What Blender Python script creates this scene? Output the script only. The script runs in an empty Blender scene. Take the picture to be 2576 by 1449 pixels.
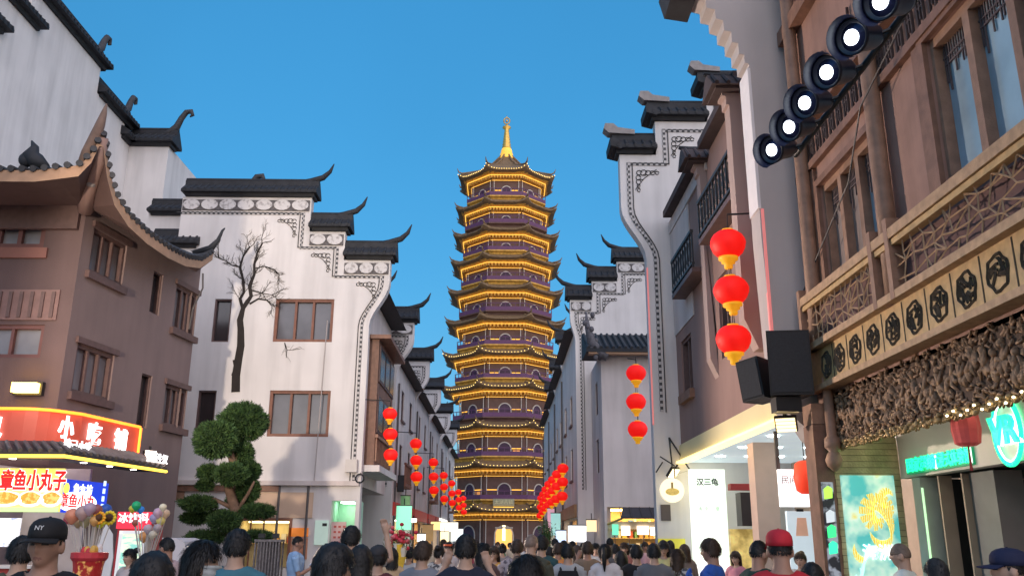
import bpy, bmesh, math, random
from mathutils import Matrix, Vector, noise
random.seed(11)
rad = math.radians
SC = bpy.context.scene
COL = SC.collection

# ------------------------------------------------------------------ camera
FPX, CX, CY = 2190.0, 1288.0, 724.5          # focal length and centre in survey pixels (2576 wide)
CAM = Vector((0, 0, 1.7))
CROT = (Matrix.Rotation(rad(-.6), 3, 'Z') @ Matrix.Rotation(rad(106.1), 3, 'X') @ Matrix.Rotation(rad(.3), 3, 'Z'))
cam = bpy.data.cameras.new('camera')
cam.sensor_width = 36; cam.lens = 36 * FPX / 2576; cam.clip_end = 3000; cam.clip_start = .05
camo = bpy.data.objects.new('camera', cam); COL.objects.link(camo)
camo.matrix_world = Matrix.Translation(CAM) @ CROT.to_4x4()
SC.camera = camo

def P(u, v, Y=None, X=None, Z=None):
    d = CROT @ Vector(((u - CX) / FPX, (CY - v) / FPX, -1))
    t = Y / d.y if Y is not None else (X / d.x if X is not None else (Z - 1.7) / d.z)
    return CAM + d * t

# ------------------------------------------------------------------ sky, afterglow, exposure
wd = bpy.data.worlds.new('World'); SC.world = wd; wd.use_nodes = True
nt = wd.node_tree
sky = nt.nodes.new('ShaderNodeTexSky'); sky.sky_type = 'NISHITA'; sky.sun_disc = False
sky.sun_elevation = rad(4.0); sky.sun_rotation = rad(180); sky.ozone_density = 5.0; sky.dust_density = .3
gm = nt.nodes.new('ShaderNodeGamma'); gm.inputs[1].default_value = .44
hs = nt.nodes.new('ShaderNodeHueSaturation'); hs.inputs['Hue'].default_value = .506; hs.inputs['Saturation'].default_value = 1.33; hs.inputs['Value'].default_value = 1.36
bg = nt.nodes['Background']; bg.inputs[1].default_value = .15
tc = nt.nodes.new('ShaderNodeTexCoord'); sn = nt.nodes.new('ShaderNodeTexNoise'); sn.inputs['Scale'].default_value = 2.2; sn.inputs['Detail'].default_value = 4
sr = nt.nodes.new('ShaderNodeMapRange'); sr.inputs[1].default_value = .35; sr.inputs[2].default_value = .65; sr.inputs[3].default_value = .965; sr.inputs[4].default_value = 1.035
nt.links.new(tc.outputs['Generated'], sn.inputs['Vector']); nt.links.new(sn.outputs[0], sr.inputs[0]); vm = nt.nodes.new('ShaderNodeMath'); vm.operation = 'MULTIPLY'; vm.inputs[1].default_value = 1.29
nt.links.new(sr.outputs[0], vm.inputs[0]); nt.links.new(vm.outputs[0], hs.inputs['Value'])
nt.links.new(sky.outputs[0], gm.inputs[0]); nt.links.new(gm.outputs[0], hs.inputs['Color']); nt.links.new(hs.outputs[0], bg.inputs[0])
sl = bpy.data.lights.new('afterglow', 'SUN'); sl.energy = 1.25; sl.angle = rad(120); sl.color = (1, .81, .73)
so = bpy.data.objects.new('afterglow', sl); COL.objects.link(so)
so.rotation_euler = Vector((-.62, .9, -.42)).to_track_quat('-Z', 'Y').to_euler()
vs = SC.view_settings; vs.view_transform = 'Standard'; vs.look = 'None'; vs.exposure = 1.5; vs.gamma = 1; vs.use_curve_mapping = False
SC.render.engine = 'CYCLES'
SC.cycles.use_denoising = True
SC.cycles.max_bounces = 6; SC.cycles.diffuse_bounces = 3; SC.cycles.glossy_bounces = 3; SC.cycles.transmission_bounces = 4
SC.cycles.sample_clamp_indirect = 4
SC.cycles.caustics_reflective = False; SC.cycles.caustics_refractive = False

# scratch scene: text and bodies are turned into meshes there, away from the growing main scene
TS = bpy.data.scenes.new('scratch')
def to_mesh(o):
    TS.collection.objects.link(o); vl = TS.view_layers[0]; vl.update(); dg = vl.depsgraph
    me = bpy.data.meshes.new_from_object(o.evaluated_get(dg), depsgraph=dg)
    bpy.data.objects.remove(o)
    return me

# ------------------------------------------------------------------ materials
MC = {}
def mat(name, col, rough=.75, var=.12, scale=3.0, bump=.0, bscale=40, metal=0, spec=.4, stain=0, emit=0, ecol=None):
    if name in MC: return MC[name]
    m = bpy.data.materials.new(name); m.use_nodes = True; n = m.node_tree; N = n.nodes; L = n.links
    b = N['Principled BSDF']; b.inputs['Roughness'].default_value = rough; b.inputs['Metallic'].default_value = metal
    b.inputs['Specular IOR Level'].default_value = spec
    g = N.new('ShaderNodeNewGeometry')
    if var:
        t = N.new('ShaderNodeTexNoise'); t.inputs['Scale'].default_value = scale; t.inputs['Detail'].default_value = 5
        L.new(g.outputs['Position'], t.inputs['Vector'])
        r = N.new('ShaderNodeMapRange'); r.inputs[1].default_value = .3; r.inputs[2].default_value = .7
        r.inputs[3].default_value = 1 - var; r.inputs[4].default_value = 1 + var
        L.new(t.outputs[0], r.inputs[0])
        src = r.outputs[0]
        if stain:
            mp = N.new('ShaderNodeMapping'); mp.inputs['Scale'].default_value = (1.6, 1.6, .16)
            L.new(g.outputs['Position'], mp.inputs[0])
            t2 = N.new('ShaderNodeTexNoise'); t2.inputs['Scale'].default_value = 1.3; t2.inputs['Detail'].default_value = 7
            L.new(mp.outputs[0], t2.inputs['Vector'])
            r2 = N.new('ShaderNodeMapRange'); r2.inputs[1].default_value = .42; r2.inputs[2].default_value = .75
            r2.inputs[3].default_value = 1; r2.inputs[4].default_value = 1 - stain
            L.new(t2.outputs[0], r2.inputs[0])
            mm = N.new('ShaderNodeMath'); mm.operation = 'MULTIPLY'; L.new(src, mm.inputs[0]); L.new(r2.outputs[0], mm.inputs[1]); src = mm.outputs[0]
        x = N.new('ShaderNodeMix'); x.data_type = 'RGBA'; x.blend_type = 'MULTIPLY'; x.inputs[0].default_value = 1
        x.inputs[6].default_value = (*col, 1); L.new(src, x.inputs[7]); L.new(x.outputs[2], b.inputs['Base Color'])
    else:
        b.inputs['Base Color'].default_value = (*col, 1)
    if bump:
        t3 = N.new('ShaderNodeTexNoise'); t3.inputs['Scale'].default_value = bscale; t3.inputs['Detail'].default_value = 4
        L.new(g.outputs['Position'], t3.inputs['Vector'])
        bp = N.new('ShaderNodeBump'); bp.inputs['Strength'].default_value = bump; bp.inputs['Distance'].default_value = .02
        L.new(t3.outputs[0], bp.inputs['Height']); L.new(bp.outputs[0], b.inputs['Normal'])
    if emit:
        b.inputs['Emission Color'].default_value = (*(ecol or col), 1); b.inputs['Emission Strength'].default_value = emit
    MC[name] = m
    return m

def two_tone(name, c1, c2, scale=6, rough=.6, emit=0, kind='noise', lo=.45, hi=.55, stretch=(1, 1, 1), c3=None):
    """printed / carved / meander surfaces: two or three flat colours in a procedural pattern"""
    if name in MC: return MC[name]
    m = bpy.data.materials.new(name); m.use_nodes = True; n = m.node_tree; N = n.nodes; L = n.links
    b = N['Principled BSDF']; b.inputs['Roughness'].default_value = rough
    g = N.new('ShaderNodeNewGeometry'); mp = N.new('ShaderNodeMapping'); mp.inputs['Scale'].default_value = stretch
    L.new(g.outputs['Position'], mp.inputs[0])
    if kind == 'noise':
        t = N.new('ShaderNodeTexNoise'); t.inputs['Scale'].default_value = scale; t.inputs['Detail'].default_value = 3; o = t.outputs[0]
    elif kind == 'voronoi':
        t = N.new('ShaderNodeTexVoronoi'); t.inputs['Scale'].default_value = scale; o = t.outputs['Distance']
    elif kind == 'wave':
        t = N.new('ShaderNodeTexWave'); t.inputs['Scale'].default_value = scale; t.inputs['Distortion'].default_value = 6; o = t.outputs['Fac']
    else:
        t = N.new('ShaderNodeTexChecker'); t.inputs['Scale'].default_value = scale; o = t.outputs['Fac']
    L.new(mp.outputs[0], t.inputs['Vector'])
    r = N.new('ShaderNodeValToRGB'); r.color_ramp.elements[0].position = lo; r.color_ramp.elements[1].position = hi
    r.color_ramp.elements[0].color = (*c1, 1); r.color_ramp.elements[1].color = (*c2, 1)
    if c3:
        e = r.color_ramp.elements.new(min(.98, hi + .12)); e.color = (*c3, 1)
    L.new(o, r.inputs[0]); L.new(r.outputs[0], b.inputs['Base Color'])
    if emit:
        L.new(r.outputs[0], b.inputs['Emission Color']); b.inputs['Emission Strength'].default_value = emit
    MC[name] = m
    return m

def glow(name, col, s):
    return mat(name, col, rough=.5, var=0, emit=s)

def glass(name, col, rough=.06):
    m = mat(name, col, rough=rough, var=.25, scale=.9, spec=.8)
    return m

WHITE = mat('white_plaster', (.70, .675, .67), .85, .07, .6, .3, 60, stain=.19)
PINKW = mat('pinkish_plaster', (.64, .575, .555), .85, .07, .6, .3, 60, stain=.20)
PEACH = mat('peach_plaster', (.62, .45, .33), .85, .06, .8, .2, 60, stain=.1)
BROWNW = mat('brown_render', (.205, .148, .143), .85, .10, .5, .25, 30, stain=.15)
BROWNR = mat('red_brown_render', (.30, .195, .17), .85, .08, .6, .25, 40, stain=.12)
BRICKY = mat('dark_red_cladding', (.24, .11, .09), .8, .12, 1.2, .2, 30)
TILE = mat('dark_roof_tile', (.022, .024, .030), .7, .25, 5, .2, 30)
TILEG = mat('grey_roof_tile', (.045, .045, .05), .7, .25, 5, .2, 30)
STONE = mat('grey_stone', (.28, .26, .26), .8, .15, 5, .3, 40)
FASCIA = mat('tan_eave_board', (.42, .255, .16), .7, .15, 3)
WOOD = mat('red_brown_wood', (.235, .125, .085), .55, .2, 6, .25, 50, stain=.35)
WOODM = mat('mid_brown_wood', (.34, .20, .135), .55, .18, 6, .25, 50, stain=.35)
WOODL = mat('carved_light_wood', (.46, .30, .175), .6, .2, 8, .2, 60)
WOODG = mat('golden_wood', (.55, .37, .17), .55, .2, 7, .2, 60)
PLANK = mat('weathered_plank', (.50, .40, .22), .7, .25, 4, .3, 30)
DARK = mat('dark_metal', (.02, .02, .022), .5, .1, 8)
PIPE = mat('pipe_metal', (.10, .09, .09), .5, .1, 8)
FRAME = mat('window_frame_wood', (.20, .085, .055), .55, .15, 6)
FRAMED = mat('window_frame_dark', (.115, .07, .065), .55, .15, 6)
GLASS = glass('window_glass', (.10, .10, .115), .12)
GLASSB = glass('window_glass_curtain', (.30, .42, .50), .15)
GLASSD = glass('window_glass_dark', (.035, .028, .03), .15)
GLASSG = glass('window_glass_grey', (.20, .19, .20), .2)
MEANDER = two_tone('meander_trim', (.06, .06, .065), (.50, .48, .475), 11, .8, kind='checker', stretch=(1, .01, 1))
FRET = mat('fretwork_paint', (.07, .068, .07), .8, .2, 9)
FRIEZE = mat('frieze_ground', (.13, .12, .125), .85, .3, 12)
MEDAL = two_tone('medallion_relief', (.62, .60, .60), (.25, .23, .23), 7, .85, lo=.5, hi=.75)
GOLDP = mat('gold_paint', (.55, .34, .08), .5, .2, 6)
LEDY = glow('warm_led', (1, .62, .08), 1.5)
GROUND = mat('paving_stone', (.16, .15, .145), .6, .2, 1.5, .3, 20)

# ------------------------------------------------------------------ mesh builder
I4 = Matrix.Identity(4)
def frame(o, right):
    r = Vector(right).normalized(); up = Vector((0, 0, 1)); n = r.cross(up)
    m = Matrix.Identity(4)
    for i in range(3):
        m[i][0] = r[i]; m[i][1] = up[i]; m[i][2] = n[i]; m[i][3] = o[i]
    return m

class MB:
    def __init__(s, F=I4): s.V = []; s.Fc = []; s.MI = []; s.F = F; s.m = 0
    def add(s, pts): 
        k = len(s.V); s.V += [tuple(s.F @ Vector(p)) for p in pts]; return k
    def face(s, idx): s.Fc.append(tuple(idx)); s.MI.append(s.m)
    def quad(s, *p): k = s.add(p); s.face(range(k, k + len(p)))
    def box(s, a0, a1, b0, b1, c0, c1):
        k = s.add([(a0, b0, c0), (a1, b0, c0), (a1, b1, c0), (a0, b1, c0), (a0, b0, c1), (a1, b0, c1), (a1, b1, c1), (a0, b1, c1)])
        for f in ((0, 3, 2, 1), (4, 5, 6, 7), (0, 1, 5, 4), (1, 2, 6, 5), (2, 3, 7, 6), (3, 0, 4, 7)): s.face([k + i for i in f])
        return s
    def prism(s, poly, d0, d1):
        ar = sum(poly[i - 1][0] * poly[i][1] - poly[i][0] * poly[i - 1][1] for i in range(len(poly)))
        if ar < 0: poly = poly[::-1]
        n = len(poly); k = s.add([(p[0], p[1], d0) for p in poly] + [(p[0], p[1], d1) for p in poly])
        s.face([k + i for i in range(n)][::-1]); s.face([k + n + i for i in range(n)])
        for i in range(n):
            j = (i + 1) % n; s.face((k + i, k + j, k + n + j, k + n + i))
        return s
    def rings(s, R, close=True, caps=True):
        n = len(R[0]); ks = [s.add(r) for r in R]
        for a, b in zip(ks, ks[1:]):
            for i in range(n if close else n - 1):
                j = (i + 1) % n; s.face((a + i, a + j, b + j, b + i))
        if caps and close:
            s.face([ks[0] + i for i in range(n)][::-1]); s.face([ks[-1] + i for i in range(n)])
        return s
    def tube(s, pts, r, n=8, caps=True):
        pts = [Vector(p) for p in pts]; rr = r if isinstance(r, (list, tuple)) else [r] * len(pts)
        R = []; ref = None
        for i, p in enumerate(pts):
            t = (pts[min(i + 1, len(pts) - 1)] - pts[max(i - 1, 0)]).normalized()
            if ref is None:
                ref = Vector((0, 0, 1)) if abs(t.z) < .9 else Vector((1, 0, 0))
            a = (ref - t * ref.dot(t)).normalized(); b = t.cross(a); ref = a
            R.append([tuple(p + (a * math.cos(q) + b * math.sin(q)) * rr[i]) for q in [2 * math.pi * j / n for j in range(n)]])
        return s.rings(R, True, caps)
    def bar(s, p, q, w, t=None):
        return s.tube([p, q], [w * .7] * 2, 4)
    def lathe(s, prof, n=16, c=(0, 0, 0), rib=0):
        R = []
        for r, z in prof:
            R.append([(c[0] + r * (1 - rib * (j % 2)) * math.cos(2 * math.pi * j / n), c[1] + r * (1 - rib * (j % 2)) * math.sin(2 * math.pi * j / n), c[2] + z) for j in range(n)])
        return s.rings(R)
    def ell(s, c, r, n=12, m=8):
        prof = [(max(.001, math.sin(math.pi * i / m)), -math.cos(math.pi * i / m)) for i in range(m + 1)]
        R = [[(c[0] + r[0] * q * math.cos(2 * math.pi * j / n), c[1] + r[1] * q * math.sin(2 * math.pi * j / n), c[2] + r[2] * z) for j in range(n)] for q, z in prof]
        return s.rings(R)
    def holes(s, a0, a1, h0, h1, H, t, d=0):
        A = sorted({a0, a1, *[x for h in H for x in h[:2]]}); B = sorted({h0, h1, *[x for h in H for x in h[2:]]})
        for i in range(len(A) - 1):
            for j in range(len(B) - 1):
                cx = (A[i] + A[i + 1]) / 2; cy = (B[j] + B[j + 1]) / 2
                if any(h[0] < cx < h[1] and h[2] < cy < h[3] for h in H): continue
                s.quad((A[i], B[j], d), (A[i + 1], B[j], d), (A[i + 1], B[j + 1], d), (A[i], B[j + 1], d))
                s.quad((A[i], B[j], d - t), (A[i], B[j + 1], d - t), (A[i + 1], B[j + 1], d - t), (A[i + 1], B[j], d - t))
        for (x0, x1, y0, y1) in H:
            for p, q in (((x0, y0), (x0, y1)), ((x0, y1), (x1, y1)), ((x1, y1), (x1, y0)), ((x1, y0), (x0, y0))):
                s.quad((*p, d), (*p, d - t), (*q, d - t), (*q, d))
        for p, q in (((a0, h1), (a0, h0)), ((a1, h1), (a0, h1)), ((a1, h0), (a1, h1)), ((a0, h0), (a1, h0))):
            s.quad((*p, d), (*p, d - t), (*q, d - t), (*q, d))
        return s
    def mesh(s, name, mats, smooth=False):
        me = bpy.data.meshes.new(name); me.from_pydata(s.V, [], s.Fc)
        for m in (mats if isinstance(mats, (list, tuple)) else [mats]): me.materials.append(m)
        me.polygons.foreach_set('material_index', s.MI)
        if smooth: me.polygons.foreach_set('use_smooth', [True] * len(me.polygons))
        me.update()
        return me
    def build(s, name, mats, parent=None, smooth=False, kind=None):
        o = bpy.data.objects.new(name, s.mesh(name, mats, smooth)); COL.objects.link(o)
        hang(o, parent)
        if kind: o['kind'] = kind
        return o

LOC = {}
def hang(o, parent):
    if parent is None: return
    o.parent = parent
    if parent.name in LOC: o.matrix_parent_inverse = Matrix.Translation(-LOC[parent.name])
LABELS = {}
def tag(o, label, cat, group=None):
    o['label'] = label; o['category'] = cat
    if group: o['group'] = group
    LABELS.setdefault(label, []).append((o.name, group))
    return o
def thing(name, label, cat, loc=(0, 0, 0), group=None):
    o = bpy.data.objects.new(name, None); COL.objects.link(o); o.location = loc; o.empty_display_size = .2
    LOC[o.name] = Vector(loc)
    return tag(o, label, cat, group)
def struct(o): o['kind'] = 'structure'; return o
def piece(name, me, parent, mw):
    o = bpy.data.objects.new(name, me); COL.objects.link(o); hang(o, parent)
    o.matrix_basis = mw
    return o

def text(s, size, F, a, h, m, parent, name='lettering', d=.02, ext=.012, align='CENTER', bold=0.0, sx=1.0, shear=0):
    cu = bpy.data.curves.new('lettering', 'FONT'); cu.body = s; cu.size = size; cu.align_x = align; cu.align_y = 'CENTER'
    cu.extrude = ext; cu.offset = bold; cu.resolution_u = 2; cu.shear = shear
    me = to_mesh(bpy.data.objects.new('tmp', cu)); me.materials.clear(); me.materials.append(m)
    me.transform(F @ Matrix.Translation((a, h, d)) @ Matrix.Diagonal((sx, 1, 1, 1)))
    o = bpy.data.objects.new(name, me); COL.objects.link(o); hang(o, parent)
    return o

def window(parent, F, a0, a1, h0, h1, nm=2, fm=None, gm_=None, fw=.09, d=0., dep=.12, sill=0, nh=1):
    """framed window sitting in a real opening: frame bars, panes as sub-parts"""
    fm = fm or FRAME; gm_ = gm_ or GLASS
    b = MB(F)
    b.box(a0, a1, h1 - fw, h1, d - dep, d - .03); b.box(a0, a1, h0, h0 + fw, d - dep, d - .03)
    b.box(a0, a0 + fw, h0 + fw, h1 - fw, d - dep, d - .03); b.box(a1 - fw, a1, h0 + fw, h1 - fw, d - dep, d - .03)
    xs = [a0 + fw + (a1 - a0 - 2 * fw) * i / nm for i in range(nm + 1)]
    for x in xs[1:-1]: b.box(x - fw * .4, x + fw * .4, h0 + fw, h1 - fw, d - dep + .01, d - .045)
    if sill: b.box(a0 - .08, a1 + .08, h0 - .1, h0 - .002, d - dep, d + sill)
    w = b.build('window', fm, parent)
    for i in range(nm):
        p = MB(F); p.box(xs[i] + (.4 * fw if i else 0), xs[i + 1] - (.4 * fw if i < nm - 1 else 0), h0 + fw, h1 - fw, d - dep + .02, d - dep + .035)
        p.build('pane', gm_, w)
    return w

# ------------------------------------------------------------------ ground
g = MB(); g.quad((-400, -120, 0), (400, -120, 0), (400, 700, 0), (-400, 700, 0))
struct(g.build('ground', GROUND))
# ------------------------------------------------------------------ pagoda
def build_pagoda():
    D = 112.0; px = P(1268, 1300, Y=105).x
    t = thing('pagoda', 'tall octagonal pagoda of stacked eaves lit with golden strips at the street end', 'pagoda', (px, D, 0))
    vled = [1293, 1182, 1082, 982, 897, 811, 733, 657, 587, 518, 437]
    WALLP = mat('pagoda_wall', (.15, .085, .07), .7, .15, 1.5)
    ROOFP = mat('pagoda_roof_tile', (.20, .13, .07), .6, .3, 3, .3, 12)
    BRK = mat('pagoda_bracket_gold', (.72, .42, .09), .6, .3, 2.5)
    RAILP = mat('pagoda_rail', (.13, .05, .125), .6, .1, 4)
    TRIM = mat('pagoda_white_trim', (.60, .55, .50), .7, .1, 3)
    DOORP = mat('pagoda_door', (.06, .025, .06), .5, .2, 3)
    LED = glow('pagoda_led', (1, .56, .09), .68); LEDS = glow('pagoda_band_led', (1, .50, .06), .55)
    LEDP = glow('pagoda_purple_led', (.28, .05, .75), .42)
    BEAD = glow('pagoda_bead_led', (1, .70, .2), .9)
    n = len(vled)
    Re = [8.9 - (8.9 - 6.75) * (i / (n - 1)) ** 1.15 for i in range(n)]
    zl = [P(1268, v, Y=D - .84 * Re[i]).z for i, v in enumerate(vled)]
    A = [rad(22.5 + 45 * k) for k in range(8)]
    def octa(r, z): return [(px + r * math.cos(a), D + r * math.sin(a), z) for a in A]
    def eave(r, z, rise, seg=8):
        pts = []
        for k in range(8):
            p = Vector((math.cos(A[k]), math.sin(A[k]), 0)); q = Vector((math.cos(A[(k + 1) % 8]), math.sin(A[(k + 1) % 8]), 0))
            for j in range(seg):
                u = j / seg; s = abs(2 * u - 1) ** 5
                w = (p.lerp(q, u)) * r * (1 + .05 * s)
                pts.append((px + w.x, D + w.y, z + rise * s))
        return pts
    vis = [-90, -45, -135, 0, 180]
    def fr(phi, r, z):
        nn = Vector((math.cos(rad(phi)), math.sin(rad(phi)), 0)); ap = r * math.cos(rad(22.5))
        return frame((px + nn.x * ap, D + nn.y * ap, z), Vector((0, 0, 1)).cross(nn))
    for i in range(n):
        R = Re[i]; rw = .72 * R; z1 = zl[i]
        z0 = 0 if i == 0 else zl[i - 1] + 1.45
        top = i == n - 1
        st = MB().rings([octa(rw, z0), octa(rw, z1 + .9)]).build('storey', WALLP, t)
        # columns at the eight corners
        for a in A:
            if math.sin(a) > .5: continue
            for da in (-.055, .055):
                c = (px + (rw + .05) * math.cos(a + da), D + (rw + .05) * math.sin(a + da))
                MB().tube([(*c, z0), (*c, z1 - .35)], .055, 6).build('pilaster', TRIM, st)
        # brackets under the eave : dense dentils in gold
        b = MB()
        b.rings([octa(rw + .05, z1 - .45), octa(rw + .25, z1 - .2), octa(.84 * R - .15, z1 + .02), octa(.93 * R, z1 + .3)], caps=False)
        for ph in vis:
            F = fr(ph, rw, 0); half = .84 * R * math.sin(rad(22.5)); b.F = F; ap = (.84 * R - rw) * math.cos(rad(22.5))
            m_ = 11
            for k in range(m_):
                x = -half + (k + .5) * 2 * half / m_
                b.box(x - .10, x + .10, z1 - .40, z1 + .04, ap * .35, ap * .97)
                b.box(x - .16, x + .16, z1 - .2, z1 - .1, ap * .45, ap * .85)
        b.build('bracket_course', BRK, st)
        # light strip
        b = MB()
        for ph in vis:
            F = fr(ph, .84 * R + .02, 0); half = .84 * R * math.sin(rad(22.5)); b.F = F
            b.box(-half, half, z1 - .07, z1 - .02, .03, .09)
        b.build('light_strip', LED, st)
        b = MB()
        for ph in vis:
            b.F = fr(ph, rw, 0); half = rw * math.sin(rad(22.5)); b.box(-half, half, z1 - .62, z1 - .57, .25, .30)
        b.build('added_uplight_strip', glow('pagoda_added_uplight', (1, .52, .08), .5), st)  # extra strip added below the brackets to light them gold
        # roof
        E0 = eave(R, z1 + .30, .50); E1 = eave(R, z1 + .46, .58)
        if not top:
            mid = eave(.89 * R, z1 + .68, .2); inn = eave(.78 * R, z1 + 1.18, .0)
            b = MB().rings([eave(.84 * R, z1 + .18, 0), E0, E1, mid, inn], caps=False)
        else:
            zt = P(1280, 398, Y=D).z
            b = MB().rings([eave(.84 * R, z1 + .18, 0), E0, E1, eave(.8 * R, z1 + 1.25, .3), eave(.5 * R, z1 + 2.3, .1), eave(.26 * R, z1 + 3.7, 0), eave(.12 * R, zt, 0)], caps=True)
        rf = b.build('roof', ROOFP, st, True)
        # hip ridges with upturned tails
        for k, a in enumerate(A):
            if math.sin(a) > .6: continue
            c, s_ = math.cos(a), math.sin(a)
            pr = [(.78, 1.28), (.88, 1.0), (.97, 1.06), (1.04, 1.22), (1.075, 1.62)] if not top else [(.12, 5.0), (.3, 3.6), (.55, 2.25), (.8, 1.65), (.97, 1.3), (1.04, 1.45), (1.075, 1.95)]
            MB().tube([(px + q * R * c, D + q * R * s_, z1 + h) for q, h in pr], [.14] * (len(pr) - 2) + [.11, .03], 6).build('hip_ridge', ROOFP, rf)
        # bead lights along eave edge
        b = MB()
        for k in range(0, len(E1)):
            p = Vector(E1[k]); q = Vector(E1[(k + 1) % len(E1)])
            if p.y > D - 1: continue
            for f in (.0, .5):
                w = p.lerp(q, f); b.box(w.x - .045, w.x + .045, w.y - .09, w.y - .02, w.z - .03, w.z + .04)
        if i in (0, 1, 2, 3, 4, 10): b.build('bead_lights', BEAD, rf, kind='stuff')
        # balcony over the roof below
        if i:
            zb = zl[i - 1] + 1.15; rb = .82 * Re[i - 1]
            MB().rings([octa(rb - .55, zb), octa(rb - .35, zb + .3), octa(rb, zb + .45), octa(rb, zb + .6)]).build('balcony', BRK if i % 3 else WALLP, st)
            b = MB().rings([octa(rb - .03, zb + 1.5), octa(rb + .04, zb + 1.5), octa(rb + .04, zb + 1.58), octa(rb - .03, zb + 1.58), octa(rb - .03, zb + 1.5)], caps=False)
            b.rings([octa(rb - .03, zb + .6), octa(rb + .02, zb + .6), octa(rb + .02, zb + 1.1), octa(rb - .03, zb + 1.1)], caps=False)
            for ph in vis:
                F = fr(ph, rb, 0); b.F = F; half = rb * math.sin(rad(22.5))
                for k in range(9):
                    x = -half + k * 2 * half / 8; b.box(x - .035, x + .035, zb + 1.1, zb + 1.5, -.06, 0)
            b.build('railing', RAILP, st)
            b = MB()
            for ph in vis[:3]:
                b.F = fr(ph, rw, 0); half = rw * math.sin(rad(22.5)); b.box(-half, half, zb + .62, zb + .70, .06, .13)
            b.build('purple_light_strip', LEDP, st)
        # arched doorways
        hz = z1 - .5 - z0
        for ph in vis:
            F = fr(ph, rw, z0); half = rw * math.sin(rad(22.5))
            w = .30 * half if i else .42 * half; sp = hz * (.52 if i else .62) - w * .3
            arc = [(-w, 0), (-w, sp)] + [(-w * math.cos(q), sp + w * math.sin(q)) for q in [math.pi * k / 10 for k in range(1, 10)]] + [(w, sp), (w, 0)]
            o_ = [(x * 1.0 + (.13 if x > 0 else -.13 if x < 0 else 0) * (1 if abs(x) > .9 * w else abs(x) / w), y + (.13 * max(0, (y - sp)) / w if y > sp else 0)) for x, y in arc]
            dr = MB(F).prism(arc, -.05, .04).build('doorway', DOORP, st)
            b = MB(F)
            for k in range(len(arc) - 1):
                b.prism([arc[k], arc[k + 1], o_[k + 1], o_[k]], .03, .12)
            b.build('arch_trim', TRIM, dr)
            if i and ph in vis[:3]:
                b = MB(F); hh = sp * .98
                b.box(-half + .35, -w - .16, hh, hh + .09, .02, .07); b.box(w + .16, half - .35, hh, hh + .09, .02, .07)
                b.build('wall_light', LEDS, st)
                if (i * 3 + ph) % 2 == 0:
                    MB(F).box(w + .3, half - .5, hh - .9, hh - .15, .01, .03).build('lit_window', glow('pagoda_lit_pane', (1, .42, .12), .14), st)
        if i == 0:
            F = fr(-90, rw, 0); w = .42 * rw * math.sin(rad(22.5))
            MB(F).box(-w * .95, w * .95, .05, 2.9, .042, .06).build('entrance_glow', glow('entrance_warm', (1, .52, .12), .35), st)
            MB(F).box(-.16, .16, 1.6, 3.3, .065, .12).build('hanging_lamp', glow('entrance_lamp', (1, .85, .5), 1.2), st)
            MB(F).box(-w - .02, w + .02, 2.95, 3.12, .05, .16).build('lintel', TRIM, st)
    # name board above the lowest roof
    p = P(1267, 1263, Y=D - 7.0); F = frame(p, (1, 0, 0))
    bd = MB(F).box(-1.25, 1.25, -.42, .42, -.1, 0).build('name_board', mat('board_grey', (.35, .33, .22), .6, .1), t)
    text('太湖古镇', .55, F, 0, 0, mat('board_letters', (.75, .7, .4), .5, .05), bd)
    MB(F).box(-1.2, 1.2, -.62, -.5, 0, .1).build('board_light', LED, bd)
    # finial
    zt = P(1280, 398, Y=D).z
    GD = mat('finial_gold', (.75, .48, .12), .35, .15, 3, metal=.6); GL = mat('finial_lit_gold', (.9, .55, .08), .4, .1, 3, emit=.22, ecol=(1, .55, .06))
    h = P(1280, 292, Y=D).z - zt
    fp = MB().lathe([(.95, -.4), (.98, .0), (.82, .35), (.92, .5), (.75, .9), (.8, 1.0), (.66, 1.35)], 16, (px, D, zt)).build('finial_base', GL, t, True)
    prof = [(.66, 1.35)]
    for k in range(7):
        q = k / 6; z = 1.5 + .42 * k * h / 6.2; r = .62 - .30 * q
        prof += [(r, z), (r * 1.08, z + .08), (r * .9, z + .2)]
    z = prof[-1][1]; prof += [(.62, z + .25), (.58, z + .4), (.16, z + .55), (.14, z + .9)]
    MB().lathe(prof, 12, (px, D, zt)).build('finial_spire', GD, t, True)
    z += .9; b = MB()
    for k in range(16):
        a0, a1 = 2 * math.pi * k / 16, 2 * math.pi * (k + 1) / 16
        b.tube([(px + .42 * math.cos(a0), D, zt + z + .45 + .48 * math.sin(a0)), (px + .42 * math.cos(a1), D, zt + z + .45 + .48 * math.sin(a1))], .1, 5)
    b.ell((px, D, zt + z + .45), (.16, .16, .2)); b.tube([(px, D, zt + z + .9), (px, D, zt + h)], [.09, .02], 6)
    b.build('finial_jewel', GD, t, True)
build_pagoda()

# ------------------------------------------------------------------ horse-head gables
_tile = MB()
_tile.rings([[(.05 * math.cos(q), .36 * k, .26 * k + .05 * math.sin(q)) for q in [math.pi * j / 5 for j in range(6)]] for k in (0, 1)], close=False)
_tile.quad((.05, -.004, .0), (.0, -.004, .055), (-.05, -.004, .0), (-.03, -.004, -.06), (.03, -.004, -.06))
TILEMESH = _tile.mesh('tile', TILE)   # local: x along the run, y outwards, z up; rises from outer edge to ridge

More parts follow.
